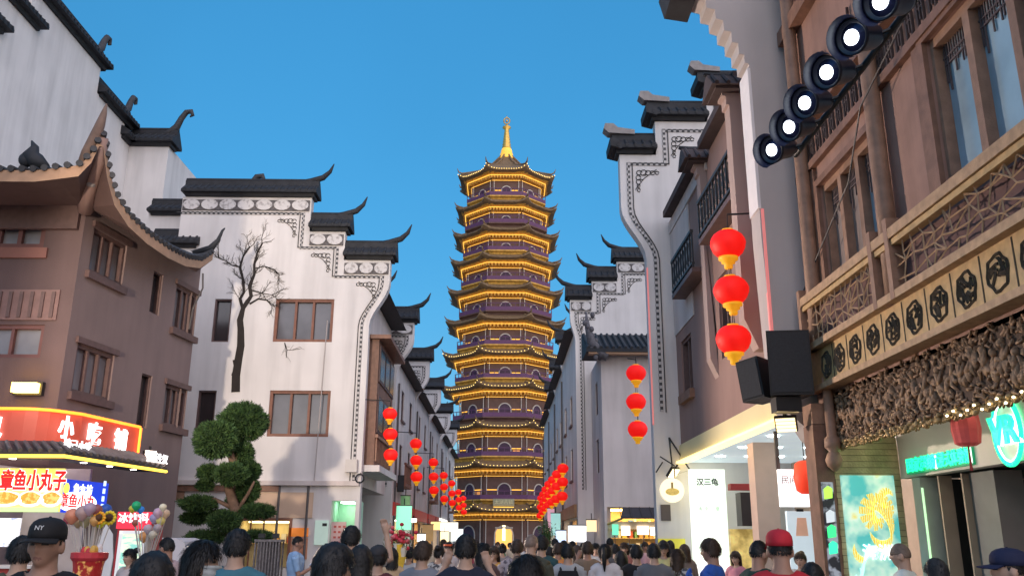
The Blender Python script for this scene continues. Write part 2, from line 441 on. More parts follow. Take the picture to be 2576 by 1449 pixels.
def cap(par, F, a0, a1, h, t=.42, tail='', style='beak', tiles=True, k=1.0, mt=None):
    """tiled coping over one step of a gable; F: a along run, h up, d out of the face (front at 0)"""
    mt = mt or TILE
    w = t / 2 + .30 * k; c = -t / 2; e = .22 * k
    sec = [(-w, 0), (w, 0), (w, .1 * k), (.12, .42 * k), (.12, .62 * k), (-.12, .62 * k), (-w, .1 * k)]
    L, Rr = a0 - (e if 'L' in tail else 0), a1 + (e if 'R' in tail else 0)
    b = MB(F)
    b.rings([[(x, h + q, c + p) for p, q in sec[::-1]] for x in (L, Rr)])
    # corbel course under the tiles
    b.rings([[(x, h + q, c + p) for p, q in [(-t / 2 - .1, -.12 * k), (t / 2 + .1, -.12 * k), (t / 2 + .16, -.002), (-t / 2 - .16, -.002)][::-1]] for x in (L + e * .5, Rr - e * .5)])
    o = b.build('coping', mt, par)
    if tiles:
        n = max(2, int((Rr - L) / .26)); sp = (Rr - L) / n
        for i in range(n):
            m = F @ Matrix.Translation((L + sp * (i + .5), h, c + .10)) @ Matrix(((1, 0, 0, 0), (0, 0, 1, .16 * k), (0, -1 * 1, 0, 0), (0, 0, 0, 1)))
            m = F @ Matrix(((1, 0, 0, L + sp * (i + .5)), (0, 0, 1.2 * k, h + .09 * k), (0, -(w - .1) / .36, 0, c + w + .03), (0, 0, 0, 1)))
            piece('tile', TILEMESH, o, m)
    if style == 'beak':
        rp = [(x, h + .66 * k, c) for x in ([L, Rr])]
        MB(F).tube(rp, .085 * k, 6).build('ridge_roll', mt, o)
        for s_, x in (('L', L), ('R', Rr)):
            if s_ not in tail: continue
            q = -1 if s_ == 'L' else 1
            pts = [(x - q * .9 * k, h + .60 * k, c), (x - q * .35 * k, h + .66 * k, c), (x + q * .12 * k, h + .82 * k, c), (x + q * .38 * k, h + 1.08 * k, c), (x + q * .52 * k, h + 1.42 * k, c)]
            MB(F).tube(pts, [.08 * k, .13 * k, .12 * k, .08 * k, .02], 8).build('upturned_tail', mt, o, True)
    elif style == 'horn':
        MB(F).tube([(L, h + .66 * k, c), (Rr, h + .66 * k, c)], .085 * k, 6).build('ridge_roll', mt, o)
        x = Rr
        pts = [(x - 1.0, h + .58, c), (x - .45, h + .7, c), (x - .12, h + 1.0, c), (x + .05, h + 1.45, c), (x + .25, h + 1.78, c), (x + .48, h + 1.82, c), (x + .56, h + 1.62, c), (x + .44, h + 1.52, c)]
        MB(F).tube(pts, [.06, .16, .17, .14, .13, .12, .09, .03], 8).build('curled_tail', TILEG, o, True)
    elif style == 'block':
        x = L if 'L' in tail else Rr; q = -1 if 'L' in tail else 1
        MB(F).tube([(L, h + .66 * k, c), (Rr, h + .66 * k, c)], .085 * k, 6).build('ridge_roll', mt, o)
        poly = [(x - q * .75, h + .62), (x - q * .75, h + .78), (x - q * .2, h + .86), (x - q * .05, h + 1.0), (x + q * .22, h + 1.0), (x + q * .27, h + .82), (x + q * .1, h + .66)]
        MB(F).prism(poly, c - .2, c + .2).build('stone_end', STONE, o)
        poly = [(x - q * .25, h - .05), (x + q * .1, h + .05), (x + q * .12, h + .3), (x - q * .05, h + .35), (x - q * .3, h + .1)]
        MB(F).prism(poly, c - w - .02, c + w + .02).build('eave_end', TILE, o)
    return o

def curve_pts(x0, z0, x1, z1, n=7):
    """S-shaped corbel from the lower wall edge (x0,z0) out to the head (x1,z1)"""
    out = []
    for i in range(n + 1):
        u = i / n; s = u * u * (3 - 2 * u)
        out.append((x0 + (x1 - x0) * s, z0 + (z1 - z0) * u))
    return out

def band(mb, pts, w, d0, d1):
    """flat band of width w following a polyline, to its right-hand side"""
    n = len(pts); V = [Vector((p[0], p[1])) for p in pts]; off = []
    for i in range(n):
        a = (V[i] - V[i - 1]).normalized() if i else None; b = (V[i + 1] - V[i]).normalized() if i < n - 1 else None
        na = Vector((a.y, -a.x)) if a else None; nb = Vector((b.y, -b.x)) if b else None
        if na and nb:
            m = (na + nb).normalized(); m = m / max(.35, m.dot(na))
        else: m = na or nb
        off.append(V[i] + m * w)
    for i in range(n - 1):
        mb.prism([tuple(V[i]), tuple(V[i + 1]), tuple(off[i + 1]), tuple(off[i])], d0, d1)

def fretwork(par, F, x, z, q, size=.8):
    """scrolled corner bracket: arcs and bars in the inner corner (x,z); q=+1 opens to +a"""
    b = MB(F); s = size
    for k in range(5):
        r = s * (.16 + .035 * (k % 2)); cx = x + q * s * (.2 + .2 * k); cz = z - s * .16 + (.0)
        if k > 2: r *= .7
        for j in range(8):
            a0, a1 = 2 * math.pi * j / 9, 2 * math.pi * (j + 1) / 9
            b.tube([(cx + r * .8 * math.cos(a0), cz + r * .7 * math.sin(a0), .015), (cx + r * .8 * math.cos(a1), cz + r * .7 * math.sin(a1), .015)], .015 * s / .8, 4, False)
    for k in range(1, 5):
        r = s * (.15 if k < 3 else .1); cx = x + q * s * .15; cz = z - s * (.2 + .2 * k)
        for j in range(8):
            a0, a1 = 2 * math.pi * j / 9, 2 * math.pi * (j + 1) / 9
            b.tube([(cx + r * .7 * math.cos(a0), cz + r * .8 * math.sin(a0), .015), (cx + r * .7 * math.cos(a1), cz + r * .8 * math.sin(a1), .015)], .015 * s / .8, 4, False)
    for (u0, w0, u1, w1) in ((.0, -.98, .42, -.42), (.42, -.42, .98, 0), (.3, -.3, .5, -.2), (.2, -.45, .34, -.5)):
        b.tube([(x + q * s * u0, z + s * w0, .015), (x + q * s * u1, z + s * w1, .015)], .015 * s / .8, 4, False)
    return b.build('corner_fretwork', FRET, par)

def medallions(par, F, a0, a1, h, n, hh=.46):
    fz = MB(F).box(a0, a1, h - hh - .1, h - .125, .0, .05).build('frieze', FRIEZE, par)
    w = (a1 - a0) / n
    for i in range(n):
        c = a0 + w * (i + .5)
        pl = [(c + w * .46 * math.cos(q), h - hh / 2 - .11 + hh * .47 * math.sin(q)) for q in [2 * math.pi * j / 14 for j in range(14)]]
        MB(F).prism(pl, .04, .10).build('medallion', MEDAL, fz)

def gable(par, side, Y, xs, zt, xin, xlow, zc0, zc1, holes=(), t=.42, style='beak', med=None, trim=True, tiles=True, fret=True, wm=None, trim_to=3.9, k=1.0, bothtails=False):
    """stepped gable facing the camera. side -1 left of the street, +1 right. xs: outer edge of each step starting at the street; zt: their tops"""
    wm = wm or WHITE; F = frame((0, Y, 0), (1, 0, 0)); q = side
    b = MB(F)
    lo, hi = sorted((xin, xlow))
    zs = zc1
    b.holes(lo, hi, 0, zs, list(holes), t)
    cv = curve_pts(xlow, zc0, xs[0], zc1)
    b.prism([(xlow, zc0 - .0)] + cv[1:] + [(xlow, zc1)], -t, 0)
    up = [(xlow, zs), (xs[0], zs), (xs[0], zt[0])]
    for i in range(1, len(xs)): up += [(xs[i], zt[i - 1]), (xs[i], zt[i])]
    up += [(xin, zt[-1]), (xin, zs)]
    b.prism(up, -t, 0)
    wl = b.build('gable_wall', wm, par)
    edges = list(xs) + [xin]
    for i in range(len(xs)):
        a0, a1 = sorted((edges[i], edges[i + 1]))
        if i + 1 < len(xs) + 0: pass
        tl = 'R' if side < 0 else 'L'
        if i > 0 and i == len(xs) - 1 and bothtails: tl = 'LR'
        # a higher step covers the inner end of the one below
        cap(par, F, a0, a1, zt[i] + .13 * k, t, tl, style, tiles, k)
        if med:
            n = max(1, round(abs(a1 - a0) / .72)); medallions(par, F, a0 + (.06 if side > 0 else .04), a1 - .06, zt[i] + .0, n)
    if trim:
        dz = .62 if med else .28; ins = .22
        pts = [(xlow - q * 0 + q * ins, trim_to), (xlow + q * ins, zc0)] + [(x + q * ins, z) for x, z in cv[1:]]
        pts += [(xs[0] + q * ins, zt[0] - dz)]
        for i in range(1, len(xs)): pts += [(xs[i] + q * ins, zt[i - 1] - dz), (xs[i] + q * ins, zt[i] - dz)]
        pts += [(xin, zt[-1] - dz)]
        b = MB(F); band(b, pts if side > 0 else [p for p in pts], .10 * (1 if side > 0 else -1), .0, .03)
        b.build('meander_band', MEANDER, par)
        b = MB(F); band(b, [(x + q * .165, z - .02) for x, z in pts], .03 * (1 if side > 0 else -1), .0, .035); b.build('trim_line', FRET, par)
        if fret:
            for i in range(len(xs)):
                fretwork(par, F, xs[i] + q * (ins + .26), zt[i] - dz - .24, q, .72)
    return wl
# ------------------------------------------------------------------ white house with the painted tree (left, facing the camera)
def shelf_shop(par, F, a0, a1, h0, h1, depth, mwall, lum, col=(1, .78, .42), shelves=3, goods=True):
    """recessed lit shop interior behind an opening: back wall, ceiling light, shelves with goods"""
    b = MB(F)
    b.box(a0, a1, h0, h1, -depth - .05, -depth); b.box(a0 - .05, a0, h0, h1, -depth, -.45); b.box(a1, a1 + .05, h0, h1, -depth, -.45)
    b.box(a0, a1, h1, h1 + .05, -depth, -.45)
    inn = b.build('interior', mwall, par)
    MB(F).box(a0 + .2, a1 - .2, h1 - .06, h1 - .01, -depth + .3, -.7).build('ceiling_light', glow('shop_light_%d_%s' % (int(lum * 100), '%.1f' % col[2]), col, lum * 1.8), inn)
    if shelves:
        rnd = random.Random(int(a0 * 100) + 7)
        cols = [(.5, .1, .06), (.6, .45, .1), (.15, .3, .12), (.7, .65, .55), (.1, .2, .4), (.55, .3, .1)]
        for s in range(shelves):
            z = h0 + .8 + s * .48
            if z > h1 - .35: break
            sh = MB(F).box(a0 + .1, a1 - .1, z, z + .04, -depth, -depth + .4).build('shelf', WOODG, inn)
            if goods:
                gb = [MB(F) for _ in cols]; x = a0 + .18
                while x < a1 - .3:
                    w = rnd.uniform(.1, .2); hh = rnd.uniform(.16, .34); gb[rnd.randrange(len(cols))].box(x, x + w, z + .042, z + .04 + hh, -depth + .05, -depth + .3); x += w + rnd.uniform(.02, .1)
                for j, q in enumerate(gb):
                    if q.V: q.build('goods', mat('goods_%d' % j, cols[j], .5, .2, 8), sh, kind='stuff')
    return inn

def rect(u0, u1, v0, v1, Y):
    a = P(u0, v0, Y=Y); b = P(u1, v1, Y=Y); c = P(u0, v1, Y=Y); d = P(u1, v0, Y=Y)
    return ((a.x + c.x) / 2, (b.x + d.x) / 2, (b.z + c.z) / 2, (a.z + d.z) / 2)

def build_left_white():
    Y = 32.0; F = frame((0, Y, 0), (1, 0, 0))
    t = thing('white_house', 'white stepped-gable house with a bare tree painted on its wall', 'house', (-8.5, Y + 3, 0), 'stepped gable houses along the street')
    H = [rect(690, 838, 752, 860, Y), rect(675, 829, 982, 1098, Y), rect(536, 579, 752, 860, Y), rect(494, 540, 982, 1092, Y)]
    shopw = rect(592, 724, 1309, 1440, Y)
    shopw = (shopw[0], shopw[1], .7, shopw[3])
    side_shop = (-6.05, -5.2, 0.02, 3.0)
    gable(t, -1, Y, [-4.35, -6.15, -7.55], [12.0, 13.15, 14.55], -12.6, -5.05, 9.4, 11.1, H + [shopw, side_shop], med=True, trim_to=3.7)
    for h, n in zip(H, (3, 3, 1, 1)):
        window(t, F, *h, n, FRAME if n == 3 else FRAMED, GLASS if n == 3 else GLASSD, .11 if n == 3 else .06, dep=.2, d=-.02)
    # left, lower step of the same gable and roof behind it
    cap(t, F, -13.6, -11.75, 12.55, .42, '', 'beak', True)
    MB(F).prism([(-13.6, 0), (-12.6, 0), (-12.6, 12.5), (-13.6, 12.5)], -.42, 0).build('gable_wall', WHITE, t)
    medallions(t, F, -13.5, -11.9, 12.45, 3)
    cap(t, frame((0, Y + 2.2, 0), (1, 0, 0)), -14.8, -11.0, 14.7, .5, 'R', 'horn', True)
    MB(frame((0, Y + 2.2, 0), (1, 0, 0))).box(-14.8, -11.0, 9, 14.75, -.5, 0).build('rear_wall', WHITE, t)
    # body and pitched roof
    b = MB(); b.box(-12.4, -5.3, Y + .43, Y + 8.5, 3.6, 11.2); b.build('body', PINKW, t)
    b = MB(); b.box(-12.4, -11.2, Y + 6, Y + 8.5, 0, 3.6); b.build('rear_body', PINKW, t)
    b = MB(frame((0, Y, 0), (1, 0, 0))); b.prism([(-12.6, 11.25), (-4.6, 11.25), (-8.6, 13.6)], -8.6, -.45); b.build('roof', TILE, t)
    # street side: projecting timber bay with windows and a lattice balustrade
    S = frame((-5.05, 0, 0), (0, 1, 0))
    bay = MB(S).box(Y + .5, Y + 5.2, 4.3, 9.0, -.3, .35).build('timber_bay', WOOD, t)
    for z0, z1 in ((5.5, 6.9), (7.4, 8.8)):
        for k in range(3):
            a = Y + .65 + k * 1.5
            f = MB(S).box(a, a + 1.35, z0, z1, .35, .40).build('window', FRAMED, bay); MB(S).box(a + .1, a + 1.25, z0 + .1, z1 - .1, .401, .415).build('pane', GLASSD, f)
    for k in range(16): MB(S).box(Y + .6 + k * .28, Y + .65 + k * .28, 4.45, 5.3, .36, .42).build('baluster', WOODM, bay)
    MB(S).box(Y + .5, Y + 5.2, 5.3, 5.42, .36, .46).build('handrail', WOODM, bay)
    MB(S).box(Y + .3, Y + 5.6, 4.05, 4.28, -.3, .6).build('bay_ledge', WHITE, t)
    MB(S).prism([(Y + .3, 9.0), (Y + 5.4, 9.0), (Y + 5.4, 9.15), (Y + .3, 9.15)], -.2, .8).build('bay_eave', WOOD, t)
    # ledge over the ground floor, beams, ground-floor panels
    MB(F).box(-12.5, -5.1, 3.52, 3.68, .0, .16).build('ledge', PINKW, t)
    MB(F).box(-12.5, -7.95, 3.30, 3.50, .0, .10).build('shop_beam', WOOD, t)
    MB(F).box(-12.45, -11.3, 3.0, 3.29, .0, .06).build('side_beam', WOODM, t)
    pz = rect(600, 787, 1243, 1306, Y)
    MB(F).box(shopw[0] - .1, pz[1], shopw[3] + .1, 3.28, .0, .05).build('peach_panel', PEACH, t)
    fr_ = MB(F)
    a0, a1, h0, h1 = shopw
    fr_.box(a0 - .1, a1 + .1, h1, h1 + .09, -.06, .06); fr_.box(a1, a1 + .1, h0, h1, -.06, .06); fr_.box(a0 - .1, a0, h0, h1, -.06, .06)
    for q in (.25, .5, .75): fr_.box(a0 + (a1 - a0) * q - .025, a0 + (a1 - a0) * q + .025, h0, h1, -.1, -.05)
    wf = fr_.build('shop_window', FRAME, t)
    shelf_shop(t, F, a0, a1, h0, h1, 1.6, mat('shop_wall_cream', (.7, .6, .35), .8, .1), .9, (1, .82, .45), 4)
    MB(F).box(-11.2, -5.2, 0, .02, -6, -.43).build('shop_floor', GROUND, t)
    # right end: side passage shop glowing green-white
    shelf_shop(t, F, side_shop[0], side_shop[1], 0, 3.0, 1.5, mat('shop_wall_mint', (.45, .72, .55), .8, .1), 1.6, (.8, 1, .8), 0)
    p = P(872, 1160, Y=Y)
    text('', .1, F, 0, 0, DARK, t) if False else None
    for nm, (u0, u1, v0, v1), m in (('orange_sign_panel', (728, 776, 1327, 1349), mat('orange_panel', (.75, .22, .03), .5, .05, emit=.12)), ('notice_board', (792, 826, 1308, 1370), mat('mint_poster', (.55, .72, .62), .5, .06, emit=.10)),
                                    ('price_board', (833, 870, 1312, 1375), mat('pink_poster', (.65, .45, .42), .6, .08))):
        r_ = rect(u0, u1, v0, v1, Y); bd = MB(F).box(*r_, .002, .06).build(nm, m, t)
        if nm == 'price_board':
            for i in range(4):
                for j in range(3): MB(F).box(r_[0] + .09 + j * .16, r_[0] + .18 + j * .16, r_[3] - .2 - i * .18, r_[3] - .13 - i * .18, .06, .066).build('print', mat('red_print', (.5, .1, .08), .6, .05), bd)
        if nm == 'notice_board': MB(F).box(r_[0] + .26, r_[0] + .42, r_[3] - .2, r_[3] - .1, .06, .068).build('print', DARK, bd)
        if nm == 'orange_sign_panel':
            MB(F).box(r_[0], r_[1], 1.0, r_[2] - .05, .002, .04).build('lit_shelf', mat('lit_shelf', (.45, .2, .12), .6, .2, 9, emit=.03), bd)
    for a in (-7.93, -6.9): MB(F).tube([(a, 0, .06), (a, 3.5, .06)], .045, 8).build('downpipe', PIPE, t)
    MB(F).tube([(-6.72, 3.7, .03), (-6.62, 9.6, .03)], .018, 6).build('cable', mat('grey_cable', (.4, .36, .35), .6, .05), t)
    r_ = rect(871, 900, 1156, 1188, Y); bx = MB(F).box(*r_, .001, .22).build('meter_box', mat('box_white', (.62, .58, .55), .6, .06), t)
    b = MB(F); c = P(905, 1203, Y=Y - .15)
    for k in range(14):
        a0, a1 = 2 * math.pi * k / 14, 2 * math.pi * (k + 1) / 14
        b.tube([(c.x + .15 * math.cos(a0), c.z + .15 * math.sin(a0), .15), (c.x + .15 * math.cos(a1), c.z + .15 * math.sin(a1), .15)], .03, 5)
    b.tube([(c.x, c.z + .15, .15), (c.x, c.z + .2, 0)], .02, 5); b.build('cable_coil', DARK, t)
    # painted bare tree: flat strokes just proud of the plaster
    rnd = random.Random(5); b = MB(F)
    def stroke(pts, w0, w1, dd=.012):
        Wd = [Vector((p[0], p[1])) for p in pts]; n = len(Wd); L_, R_ = [], []
        for i, p in enumerate(Wd):
            tg = (Wd[min(i + 1, n - 1)] - Wd[max(i - 1, 0)]).normalized(); nn = Vector((-tg.y, tg.x)); w = w0 + (w1 - w0) * i / (n - 1)
            w *= rnd.uniform(.85, 1.15)
            L_.append(p + nn * w / 2); R_.append(p - nn * w / 2)
        for i in range(n - 1):
            b.prism([tuple(R_[i]), tuple(R_[i + 1]), tuple(L_[i + 1]), tuple(L_[i])], 0.001, dd)
    def px(pts): return [(P(u, v, Y=Y).x, P(u, v, Y=Y).z) for u, v in pts]
    def branch(p, ang, ln, w, lev, dd):
        pts = [p]; a = ang
        for i in range(5):
            a += rnd.uniform(-.25, .25) + (.05 if ang < math.pi / 2 else -.05)
            p = (p[0] + math.cos(a) * ln / 5, p[1] + math.sin(a) * ln / 5); pts.append(p)
        stroke(pts, w, w * .4, dd)
        if lev > 0:
            for i in (1, 2, 3, 4, 5):
                if rnd.random() < .85: branch(pts[i], a + rnd.choice((-1, 1)) * rnd.uniform(.4, .95), ln * rnd.uniform(.4, .62), w * .48, lev - 1, dd - .0015)
    S_ = [([(593, 986), (594, 945), (600, 905), (606, 870), (606, 830), (604, 805), (612, 775), (624, 757)], .30, .17),
          ([(588, 945), (594, 925), (590, 905)], .16, .12), ([(612, 780), (604, 752), (614, 735), (612, 705), (604, 672), (612, 645), (628, 622)], .13, .06),
          ([(622, 760), (632, 745), (628, 720), (640, 690), (640, 665), (646, 640), (660, 612)], .14, .06), ([(628, 765), (650, 752), (672, 755), (684, 768)], .08, .03),
          ([(606, 672), (585, 668), (566, 655), (552, 650)], .05, .02), ([(640, 676), (665, 670), (690, 678), (702, 690)], .05, .02), ([(632, 730), (660, 738), (684, 742)], .05, .02)]
    for k, (pp, w0, w1) in enumerate(S_):
        q = px(pp); stroke(q, w0, w1, .024 - k * .0015)
        if k > 1:
            for i in range(1, len(q)):
                dx, dz = q[i][0] - q[i - 1][0], q[i][1] - q[i - 1][1]
                for _ in range(2):
                    branch(q[i], math.atan2(dz, dx) + rnd.choice((-1, 1)) * rnd.uniform(.3, .9), rnd.uniform(.28, .62), .026, 2 if rnd.random() < .4 else 1, .011)
    q = px([(716, 862), (722, 880), (720, 900)]); stroke(q, .04, .015)
    for i in (0, 1): branch(q[i], -1.2 + i, .5, .02, 1, .01)
    o = b.build('painted_tree', mat('ink_paint', (.020, .015, .013), .8, .2, 6), t)
build_left_white()

# ------------------------------------------------------------------ houses further down the left row
def street_side(par, side, X, Y0, Y1, zt, wins, shop_cols, seed):
    """wall along the street with windows, downpipe and a lit shop below"""
    S = frame((X, 0, 0), (0, 1, 0) if side < 0 else (0, -1, 0)); sg = 1 if side < 0 else -1
    rnd = random.Random(seed)
    def A(y): return sg * y
    b = MB(S); lo, hi = sorted((A(Y0), A(Y1)))
    H = []
    for (f, w, z0, z1) in wins:
        c = A(Y0 + (Y1 - Y0) * f); H.append((c - w / 2, c + w / 2, z0, z1))
    opn = (lo + .5, hi - .4, .0, 2.7)
    b.holes(lo, hi, 0, zt, H + [opn], .3)
    b.build('street_wall', WHITE, par)
    for h in H: window(par, S, *h, 2, FRAMED, GLASSG, .08, sill=.12, d=-.02)
    MB(S).box(lo, hi, 0, .02, -3, -.3).build('shop_floor', GROUND, par)
    shelf_shop(par, S, lo + .5, hi - .4, 0, 2.7, 2.2, mat('shop_wall_warm', (.7, .5, .3), .8, .1), 1.0, rnd.choice([(1, .75, .4), (1, .85, .6), (.9, 1, .85)]), 3, True)
    MB(S).box(lo + .2, hi - .2, 2.75, 3.35, .003, .12).build('sign_board', shop_cols, par)
    MB(S).tube([(lo + .25, 0.1, .08), (lo + .25, zt - 1, .08)], .05, 6).build('downpipe', PIPE, par)

def row_house(side, Y, Xf, xs, zt, zc, length, name, label, seed, med=False, tiles=True, style='beak'):
    xin = Xf + side * 7.0
    t = thing(name, label, 'house', (Xf + side * 3, Y + 2, 0), 'stepped gable houses along the street')
    gable(t, side, Y, xs, zt, xin, Xf, zc[0], zc[1], med=med, tiles=tiles, fret=Y < 55, style=style, trim_to=4.0)
    lo, hi = sorted((Xf + side * .32, xin))
    MB().box(lo, hi, Y + .43, Y + length, 3.4, zc[0] + .6).build('body', PINKW, t)
    MB().box(lo + (2.2 if side > 0 else 0), hi - (2.2 if side < 0 else 0), Y + .43, Y + length, 0, 3.39).build('ground_floor', PINKW, t)
    mid = (Xf - side * .5, xin)
    b = MB(frame((0, Y, 0), (1, 0, 0))); b.prism([(mid[0], zc[0] + .65), (mid[1], zc[0] + .65), (sum(mid) / 2, zc[0] + 2.8)], -length, -.45); b.build('roof', TILE, t)
    rnd = random.Random(seed)
    cols = [mat('sign_dark', (.05, .05, .06), .5, .1), mat('sign_red', (.45, .05, .04), .5, .1, emit=.06), glow('sign_white', (1, .95, .85), .5), mat('sign_wood', (.35, .2, .1), .6, .2)]
    street_side(t, side, Xf, Y + .43, Y + length, zc[0] + .6, [(.3, 1.3, 4.6, 6.2), (.75, 1.3, 4.6, 6.2), (.3, 1.3, 7.4, 8.9), (.75, 1.3, 7.4, 8.9)], rnd.choice(cols), seed)
    # hanging balcony of timber on the street side
    if side < 0:
        S = frame((Xf, 0, 0), (0, 1, 0)); b = MB(S); b.box(Y + 1.2, Y + 4.2, 4.1, 4.25, .003, .5)
        for k in range(12): b.box(Y + 1.25 + k * .26, Y + 1.3 + k * .26, 4.25, 5.1, .42, .47)
        b.box(Y + 1.2, Y + 4.2, 5.1, 5.2, .4, .5)
        if seed % 2 == 0: b.build('balcony', WOOD, t)
    return t
LEFTROW = [(41, 9.5, 'first house behind the painted-tree house, white gable edged with dark trim'), (50.5, 9.5, 'second white house behind the painted-tree house on the left'),
           (60.5, 11, 'third white house behind the painted-tree house on the left'), (72.5, 10.5, 'fourth white house behind the painted-tree house on the left'), (83.5, 11, 'farthest white house of the left row, next to the pagoda')]
for i, (y, ln, lb) in enumerate(LEFTROW):
    row_house(-1, y, -5.05, [-4.3, -6.0, -7.5], [11.75, 12.9, 14.2], (9.3, 10.9), ln - .02, 'white_house', lb, 20 + i, med=(i == 0), tiles=(i < 2))

# ------------------------------------------------------------------ tall white gable house behind the brown one (far left)
def build_tall_white():
    k = 1.35; X = -13.0 * k
    def q(z): return 1.7 + (z - 1.7) * k
    S = frame((X, 0, 0), (0, 1, 0))
    t = thing('tall_white_house', 'tall white house with dark stepped copings and curled tails rising behind the brown house', 'house', (X - 3, 30, 0), 'stepped gable houses along the street')
    z3, z2, z1, z4, z5 = q(16.2), q(15.2), q(14.15), q(15.3), q(14.75)
    y = [15.0 * k, 18.6 * k, 19.75 * k, 21.1 * k, 25.1 * k, 27.45 * k, 27.8 * k]
    b = MB(S)
    b.prism([(y[0], 0), (y[6], 0), (y[6], z5), (y[5] - .3, z5), (y[5] - .3, z4), (y[4], z4), (y[4], z3), (y[3] - .2, z3), (y[3] - .2, z2), (y[2] - .3, z2), (y[2] - .3, z1), (y[0], z1)], -.5, 0)
    b.build('gable_wall', WHITE, t)
    cap(t, S, y[0], y[2] - .3 + .35, z1 + .1, .5, 'R', 'none', True, 1.25)
    cap(t, S, y[2] - .3, y[3] + .25, z2 + .1, .5, 'R', 'none', True, 1.25)
    cap(t, S, y[3] - .2, y[4] + .1, z3 + .1, .5, 'R', 'horn', True, 1.25)
    cap(t, S, y[4] + .05, y[5] + .2, z4 + .1, .5, 'R', 'horn', True, 1.25)
    cap(t, S, y[5] - .6, y[6] + .0, z5 + .1, .5, '', 'none', True, 1.25)
    x1 = P(415, 450, Y=y[6]).x
    MB().box(X - 8, x1, y[6] + .0, y[6] + 4.5, 0, z5).build('end_block', WHITE, t)
    Fe = frame((0, y[6], 0), (1, 0, 0))
    cap(t, Fe, X - .1, x1, z5 + .1, .5, 'R', 'horn', True, 1.25)
    MB().box(X - 8, X - .5, y[0], y[6], 0, z1 - .5).build('body', WHITE, t)
    b = MB(S); b.prism([(y[0], z1 - .4), (y[6], z1 - .4), (y[6], z1), (y[0], z1)], -8, -.51); b.build('roof', TILE, t)
build_tall_white()

